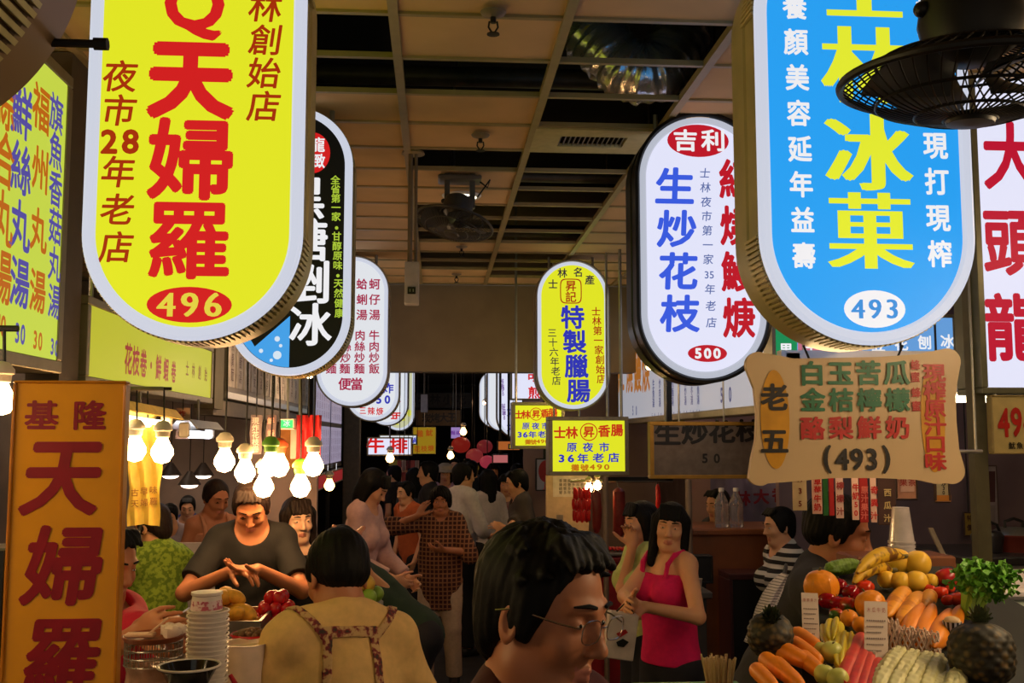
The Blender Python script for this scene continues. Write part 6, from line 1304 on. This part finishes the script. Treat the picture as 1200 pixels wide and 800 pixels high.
    # top
    if top:
        SP = [(.046, .066, .235), (.049, .052, .29), (.052, .024, .314), (.053, -.012, .32), (.052, -.042, .305), (.05, -.056, .24)]
        t_ = top.get('t', .012); kind = top['kind']; D = SD(); hem = top.get('hem', -.07)
        hemclip = [(V3(T(0, 0, hem)), V3(-U))]
        tc = [(V3(T(0, 0, .258)), V3(U))] if kind == 'tank' else None
        for o in tor[:3]+tor[4:]: D.ell(V3(o[1]), tuple(q+t_*(1.3 if o is tor[1] else 1.) for q in o[2]), TM, o[3], tc)
        if hem < -.1:
            D.cap(V3(T(-.03, 0, -.02)), V3(T(-.035, 0, hem)), .062*H+t_, .06*H+t_, .05); D.cap(V3(T(.03, 0, -.02)), V3(T(.035, 0, hem)), .062*H+t_, .06*H+t_, .05)
        if kind != 'tank': D.cap(V3(tor[3][1]), V3(tor[3][2]), tor[3][3]+t_*.8, None, .05)
        for sx in (-1, 1):
            if kind != 'tank': D.cap(V3(T(0, -.018, .315)), V3(T(sx*sw*.8, -.012, .292)), .028*H+t_*.6, .026*H+t_, .04)
            S, El, Wp = arms[sx]; sl = top.get('sleeve', .6)
            if kind == 'tank': [D.cap(V3(T(sx*a[0], a[1], a[2])), V3(T(sx*b_[0], b_[1], b_[2])), .011, None, .006) for a, b_ in zip(SP, SP[1:])]
            else:
                e1 = min(sl, 1); Q = S.lerp(El, e1); D.cap(V3(S), V3(Q+(El-S).normalized()*.02), .0265*H+t_*.8, .0245*H+t_*1.2, .03, [(V3(Q), V3((El-S).normalized()))] if sl <= 1 else None)
                if sl > 1: Q = El.lerp(Wp, sl-1); D.cap(V3(El), V3(Q+(Wp-El).normalized()*.02), .0245*H+t_*.9, .02*H+t_*.8, .02, [(V3(Q), V3((Wp-El).normalized()))])
        nr = top.get('neck', .045 if kind != 'tank' else .026)*H; D.cap(V3(T(0, .012, .315)), V3(T(0, .03, .42)), nr, nr*1.3, .008, None, True)
        lo, hi = D.bounds(); wr = top.get('wr', .004)
        def tf(p): return np.maximum(D(p)+wob(p, wr, 38, 1.)+wob(p, wr*.6, 75, 2.), (p-np.array(hemclip[0][0]))@np.array(hemclip[0][1])) if kind != 'tank' else np.maximum(np.maximum(D(p)+wob(p, wr, 38, 1.), (p-np.array(hemclip[0][0]))@np.array(hemclip[0][1])), np.minimum((p-V3(T(0, 0, .262)))@V3(U), 1) if False else -1.)
        net_object(top.get('name', 'shirt'), tf, lo, hi, h, top['m'], root)
        root['_t'] = 0; del root['_t']
        if extra: extra(root, tf, T, lo, hi, h, H, (Xv, Fv, U), pel)
    if bottom:
        t_ = bottom.get('t', .012); D = SD(); D.ell(V3(T(0, 0, 0)), (.088*H*1.04+t_, .062*H+t_, .078*H+t_), TM, .05); ln = bottom.get('len', 1.)
        for sx in (-1, 1):
            hp, kn, an = legs[sx]; D.cap(V3(hp), V3(kn), .056*H+t_, .037*H+t_, .04); Q = kn.lerp(an, ln); D.cap(V3(kn), V3(Q+(an-kn)*.05), .037*H+t_, .03*H+t_, .02, [(V3(Q), V3((an-kn).normalized()))])
        lo, hi = D.bounds(); wz = V3(T(0, 0, .055))
        net_object(bottom.get('name', 'trousers'), lambda p: np.maximum(D(p)+wob(p, .004, 34, 2.), (p-wz)@V3(U)), lo, hi, max(h, .007), bottom['m'], root)
    if shoes:
        for sx in (-1, 1):
            an = legs[sx][2]; D = SD(); a, b_ = an+Vector((0, -.014*H, -.022*H)), an+Vector((sx*.012*H, .107*H, -.03*H)); D.cap(V3(a), V3(b_), .029*H, .021*H, .02, [((0, 0, .004), (0, 0, -1)), (V3(an+Vector((0, 0, .0))), (0, 0, 1))]); lo, hi = D.bounds(); net_object('shoe', D, lo, hi, max(h, .008), M_shoe, root)
    root['_'] = 1; del root['_']
    return root, dict(W=W, Hd=Hd, hc=hc, Rh=Rh, hs=hs, arms=arms, on_head=on_head, T=T, H=H)
M_jean = CL('dark_jeans', (30, 30, 40)); M_blk = CL('black_cotton', (22, 21, 22)); JE = dict(m=M_jean)
# foreground man with glasses
pm, I = person('man in the foreground with black hair and thin glasses, looking down to the right', 612, 1.6, 1.785, -130, 4, 0, (0, 10, -3), hair='messy', skin='b', h=.0042, top=dict(kind='tee', m=CL('dark_red_tee', (70, 20, 22)), t=.014), bottom=JE, detail=True, shw=1.05)
b = MB(); g = []
for sx in (-1, 1):
    g_ = [(sx*.033+.024*math.copysign(abs(math.cos(a))**.7, math.cos(a)), .103-.10*abs(sx*.033+.024*math.cos(a))**1.5*1.2, .0+.0165*math.copysign(abs(math.sin(a))**.7, math.sin(a))) for a in np.linspace(0, 2*PI, 37)]
    b.tube(g_, .0009, 5, False); b.tube([(sx*.057, .098, .006), (sx*.075, .07, .008), (sx*.082, .0, .01), (sx*.083, -.03, .0)], .0013, 5)
b.tube([(-.009, .1025, .004), (0, .106, .006), (.009, .1025, .004)], .0011, 5)
I['on_head'](b.build('glasses', mat('thin_metal', (190, 186, 184), .25, metal=1.), pm, True))
# man in the yellow shirt, seen from behind
def straps(root, tf, T, lo, hi, h, H, ax, pel):
    X, F, U = [np.array(a, np.float32) for a in ax]; p0 = np.array(pel, np.float32)
    def f(p):
        q = p-p0; x, y, z = q@X/H, q@F/H, q@U/H; d = np.abs(tf(p)-.0035)-.0035
        band = np.full(len(p), 1., np.float32)
        for sx in (-1, 1):
            band = np.minimum(band, np.maximum(np.abs(x-sx*(.037+.05*(.285-z)))*H-.0125, np.maximum(z-.285, -.12-z)*H))     # straps down the back
            band = np.minimum(band, np.maximum(np.abs(x-sx*(.037+(z-.28)*.8))*H-.0145, (.28-z)*H))                    # up to the shoulders
        band = np.minimum(band, np.maximum(np.abs(z-.292-.0*x)*H-.015, (np.abs(x)-.045)*H))
        return np.maximum(np.maximum(d, band), (y-.03)*H)
    net_object('apron_strap', f, lo-.01, hi+.01, .0045*QK, pattern('apron_floral', (196, 160, 110), (126, 34, 46), 'floral', 55, .8, (60, 50, 46)), root)
person('man in a yellow tee with flowered apron straps, seen from behind, head bowed', 398, 2.72, 1.70, 22, 17, 4, (8, 26, 4), r=dict(p=(.15, .22, .64)), l=dict(p=(-.13, .24, .62)), hair='crop', skin='b', h=.0055, top=dict(kind='tee', m=CL('mustard_cotton', (222, 182, 116)), t=.024, sleeve=.8, wr=.006, hem=-.09), bottom=dict(m=M_jean, t=.02), extra=straps, fat=1.12, shw=1.08)
# older woman in the checked shirt
pw, I = person('older woman in a brown checked shirt, hand raised to her forehead', 517, 8.2, 1.53, 172, 1, 0, (4, 4, 2), r=dict(w=(490, 604, 8.1), pole=(.9, -.1, -.35), dir=(-.3, .0, .9), palm=(-.6, -.6, .1), curl=.25), l=dict(w=(521, 644, 7.94), pole=(-.8, -.5, -.4), dir=(.9, .3, .0), palm=(.2, -.5, .8), curl=.7),
           hair='perm', h=.0065, skin='b', fat=1.22, shw=1.05, top=dict(kind='tee', m=pattern('checked_cotton', (64, 32, 28), (150, 100, 68), 'check', 30, .85), t=.03, sleeve=1.05, hem=-.15, wr=.006, neck=.04), bottom=dict(m=CL('beige_trousers', (196, 170, 142)), t=.016), feet=((.02, .04), (-.03, .0)))
# vendors on the left
person('vendor man in a black tee with bowed head working behind the fried food', 297, 5.02, 1.75, 192, 9, 0, (-6, 36, 0), r=dict(w=(271, 669, 4.66), pole=(.8, -.4, -.5), dir=(-.8, .6, -.1), palm=(-.3, .1, -.9), curl=.7), l=dict(w=(302, 667, 4.67), pole=(-.8, -.4, -.5), dir=(.95, .3, 0), palm=(.2, .2, .9), curl=.35), hair='short', hairm=M_hairb, skin='b', h=.0048, top=dict(kind='tee', m=M_blk, t=.018, sleeve=.75), bottom=JE, shw=1.08)
person('young woman with a straight bob looking to the right beside the black-shirted vendor', 350, 5.35, 1.62, 208, 2, 0, (-2, 6, 3), hair='mid', hairm=M_hairb, skin='c', h=.0045, fem=True, top=dict(kind='tee', m=M_blk, t=.012), bottom=JE)
person('woman in a green patterned blouse seen from behind, face hidden by the yellow sheet', 191, 5.3, 1.60, 38, 6, 0, (24, 22, 0), r=dict(p=(.11, .24, .52)), l=dict(p=(-.1, .24, .54)), hair='short', hairm=M_hairb, h=.007, fem=True, fat=1.1, top=dict(kind='tee', m=pattern('green_blouse', (148, 176, 60), (100, 130, 36), 'noise', 45, .85), t=.02, sleeve=.55, hem=-.06, wr=.007), bottom=dict(m=CL('dark_green_skirt', (34, 44, 34)), t=.02))
person('vendor in a pink red top reaching to the wrapped tub behind the orange panel', 116, 3.28, 1.66, -118, 6, 0, (0, 16, 0), r=dict(w=(160, 742, 2.78), pole=(.3, -.3, -.8), curl=.6), l=dict(w=(196, 724, 2.78), pole=(-.3, -.6, -.5), dir=(.3, .9, -.3), palm=(0, .2, -1), curl=.6), hair='short', skin='b', h=.006, fem=True, fat=1.1, top=dict(kind='tee', m=CL('pink_red_cotton', (206, 26, 62)), t=.016, sleeve=1.1), bottom=JE)
person('tanned customer in a thin tank top behind the cream partition', 250, 6.9, 1.66, -150, 8, 0, (10, 20, 0), hair='crop', hairm=M_hairb, skin='b', h=.008, top=dict(kind='tank', m=CL('tan_tank', (186, 130, 100)), t=.008), bottom=JE)
person('seated customer with dark hair at the table inside the left stall', 205, 8.9, 1.42, 185, 24, 0, (0, 25, 0), hair='short', h=.011, top=dict(kind='tee', m=CL('lilac_white', (190, 176, 190)), t=.016), bottom=JE)
person('customer in a pale lilac shirt with a blue print inside the left stall', 226, 9.5, 1.42, 160, 12, 0, (30, 20, 0), hair='short', h=.011, top=dict(kind='tee', m=pattern('lilac_print', (186, 176, 196), (70, 76, 150), 'noise', 9, .85), t=.016), bottom=JE)
# women on the right
pk, I = person('young woman in a bright pink tank top with long black hair', 782, 4.9, 1.61, 124, 2, 0, (38, 3, -6), r=dict(w=(742, 706, 4.58), pole=(.95, .1, -.6), dir=(-.2, .9, 0), curl=.8), l=dict(w=(757, 711, 4.6), pole=(-.7, -.5, -.5), dir=(.6, .7, 0), palm=(.7, .2, -.5), curl=.8), hair='mid', skin='a', h=.0042, fem=True, top=dict(kind='tank', m=CL('hot_pink', (216, 20, 96)), t=.02, hem=.0, wr=.003), bottom=dict(m=M_jean, t=.003))
person('woman in a pale green tee with short dark hair beside the woman in pink', 752, 5.5, 1.58, 100, 2, 0, (10, 4, 0), r=dict(w=(741, 640, 5.37), pole=(.2, .2, -1), dir=(0, .2, .9), palm=(-.6, .4, 0), curl=.8), l=dict(p=(-.1, .17, .6), curl=.8), hair='bob', h=.0065, fem=True, top=dict(kind='tee', m=CL('pale_green', (196, 206, 130)), t=.016, sleeve=.7), bottom=JE)
# paper bag held by the woman in pink
c = P(727, 745, 4.5); t = thing('paper_bag', 'white paper bag with a red and black print beside the woman in pink', 'bag', P(727, 771, 4.5)); k_ = mpp(4.5); b = MB(); a_ = .42
M_ = Matrix.Rotation(.15, 3, 'Y'); b.box((0, 0, 26*k_), (34*k_, .07, 52*k_), M=M_, bev=.004); b.build('bag', mat('bag_paper', (206, 190, 184), .6), t); b = MB(); b.tube([M_ @ Vector((-8*k_, 0, 26*k_))+Vector((0, 0, 26*k_)), Vector((10*k_, 0, 66*k_)), M_ @ Vector((12*k_, 0, 26*k_))+Vector((0, 0, 26*k_))], .004, 6); b.build('handle', M_cable, t, True)
l = LY(4.455); l.poly([(722, 742), (733, 737), (736, 741), (726, 747)]); l.build('red_print', mat('red_vinyl', (170, 26, 34), .5), t); l = LY(4.455); l.poly([(722, 752), (730, 748), (737, 752), (731, 758), (724, 757)]); l.build('black_print', M_black, t)
# fruit vendor and people behind
pv, I = person('fruit vendor in a dark grey shirt looking right behind the melons', 908, 3.4, 1.795, -112, 27, 0, (0, 14, 0), r=dict(w=(1010, 700, 3.15), curl=.6), l=dict(w=(1000, 705, 3.45), curl=.6), hair='crop', h=.0042, skin='b', top=dict(kind='tee', m=CL('charcoal', (46, 44, 48)), t=.02, sleeve=.8), bottom=JE, shw=1.06)
t = thing('striped_cloth', 'white finely striped cloth hanging behind the fruit vendor beside the left pineapple', 'cloth', P(873, 760, 2.98)); b = MB(); vs = []; q0 = t.location; n = 16; m_ = 8
edge_l = [(918, 671), (905, 681), (895, 695), (887, 712), (882, 730), (873, 752)]; edge_r = [(920, 671), (918, 690), (912, 705), (906, 718), (896, 735), (884, 753)]
for i in range(6):
    A, Bq = P(*edge_l[i], 2.98), P(*edge_r[i], 2.98)
    for j in range(m_+1): u = j/m_; vs.append(A.lerp(Bq, u)-q0+Vector((0, -.03*math.sin(PI*u)+.008*math.sin(j*2), 0)))
F = [(i*(m_+1)+j, (i+1)*(m_+1)+j, (i+1)*(m_+1)+j+1, i*(m_+1)+j+1) for i in range(5) for j in range(m_)]; b.add(vs, F); b.add([v+Vector((0, .012, 0)) for v in vs], [f[::-1] for f in F]); b.build('cloth', pattern('fine_stripe', (206, 196, 206), (120, 112, 124), 'lines', 130, .8), t, True)
b = MB(); b.box((.022, -.02, .016), (.022, .004, .03)); b.build('tag', mat('green_tag', (116, 150, 70), .6), t)
b = MB(); b.tube([P(919, 673, 2.98)-q0, P(921, 664, 3.05)-q0, P(921, 662, 3.1)-q0], .006, 6); b.build('loop', M_cable, t, True)
person('person in a black and white striped top behind the fruit vendor', 916, 5.75, 1.53, 98, 4, 0, (0, 8, 0), hair='short', h=.009, top=dict(kind='tee', m=pattern('bold_stripe', (206, 200, 196), (26, 24, 28), 'hstripe', 22, .8), t=.016), bottom=JE, fem=True)
person('person with black hair behind the water bottles on the wooden counter', 846, 7.3, 1.56, 120, 8, 0, (0, 10, 0), hair='short', h=.01, top=dict(kind='tee', m=CL('slate', (60, 60, 72)), t=.016), bottom=JE)
# the crowd down the aisle
person('woman with a dark bob and pale pink cardigan at the left of the aisle', 421, 7.0, 1.74, 250, 12, 0, (0, 32, 0), r=dict(p=(.05, .17, .57), curl=.9), l=dict(p=(-.05, .19, .56), curl=.9), hair='bob', h=.009, fem=True, top=dict(kind='long', m=CL('pale_pink_cardigan', (206, 166, 160)), t=.016, sleeve=1.8), bottom=JE)
person('person in a dark green top bending over to the left', 464, 5.7, 1.62, 96, 48, 0, (0, 30, 0), r=dict(w=(432, 672, 5.5), curl=.6), l=dict(w=(438, 690, 5.8), curl=.6), hair='crop', h=.009, top=dict(kind='tee', m=CL('bottle_green', (30, 50, 40)), t=.02, sleeve=.9), bottom=JE)
person('person in an orange shirt with dark hair standing low beyond the bending person', 482, 9.85, 1.52, 130, 10, 0, (0, 8, 0), hair='short', h=.009, top=dict(kind='tee', m=CL('rust_orange', (196, 96, 52)), t=.016), bottom=JE)
person('man in a white shirt turned away to the right behind the checked-shirt woman', 541, 9.3, 1.70, -55, 3, 0, (-10, 4, 0), r=dict(p=(.12, .16, .56)), hair='short', h=.01, top=dict(kind='long', m=CL('white_shirt', (206, 196, 196)), t=.02, sleeve=1.2), bottom=dict(m=M_blk))
person('woman in a white top with long black hair in the middle of the aisle', 572, 10.0, 1.62, 25, 2, 0, (-20, 4, 0), hair='long', h=.01, fem=True, top=dict(kind='tee', m=CL('white_top', (206, 190, 186)), t=.016, sleeve=1.0), bottom=dict(m=M_blk))
person('man in a dark grey shirt facing left at the right side of the aisle', 614, 8.8, 1.66, 95, 8, 0, (0, 14, 0), r=dict(w=(596, 622, 8.3), curl=.6), l=dict(w=(590, 618, 8.6), curl=.6), hair='short', h=.01, top=dict(kind='long', m=CL('dark_grey', (66, 58, 58)), t=.02, sleeve=1.7), bottom=dict(m=M_blk))
person('woman in a flowered top facing us beside the man in dark grey', 593, 10.6, 1.56, 176, 2, 0, (0, 8, 0), hair='bob', h=.011, fem=True, top=dict(kind='tee', m=pattern('red_floral', (150, 110, 110), (126, 30, 40), 'noise', 20, .85), t=.016), bottom=JE)
person('man in profile facing left with a dark shirt further down the aisle', 504, 10.4, 1.69, 88, 3, 0, (0, 2, 0), hair='short', h=.011, top=dict(kind='tee', m=CL('black_print', (36, 34, 38)), t=.018), bottom=JE)
ph, I = person('woman in a lilac blouse and pale sun hat far down the aisle', 522, 12.6, 1.60, 180, 2, 0, (0, 8, 0), hair='bob', h=.013, fem=True, top=dict(kind='tee', m=CL('lilac_blouse', (196, 156, 176)), t=.016), bottom=JE)
b = MB(); b.lathe([(.15, .045), (.155, .05), (.098, .07), (.09, .12), (.05, .145), (.004, .15)], n=26); I['on_head'](b.build('sun_hat', mat('straw_hat', (196, 176, 150), .8), ph, True))
for px, Y, H, rz, hr, c, lab in ((486, 11.4, 1.60, 20, 'long', (60, 66, 76), 'woman with long hair and a blue grey top left of the aisle'), (474, 13.5, 1.62, 190, 'short', (56, 46, 46), 'distant person in brown under the small bulb on the left'), (463, 12.4, 1.60, 60, 'short', (40, 36, 40), 'distant person in black at the far left stalls'), (533, 14.8, 1.64, 175, 'short', (96, 80, 84), 'distant person in mauve behind the sun hat'), (553, 12.2, 1.66, 10, 'short', (30, 34, 44), 'distant person in navy between the white shirts'), (578, 13.6, 1.6, 185, 'bob', (120, 60, 66), 'distant person in dull red at the right side of the aisle'), (548, 15.5, 1.62, 5, 'short', (70, 66, 70), 'farthest person in grey before the red lanterns'), (606, 11.9, 1.63, 200, 'short', (80, 70, 64), 'distant person in khaki under the bare bulb at right')):
    person(lab, px, Y, H, rz, 2, 0, (0, 6, 0), hair=hr, h=.014, top=dict(kind='tee', m=CL('crowd_%d' % px, c), t=.018), bottom=JE)
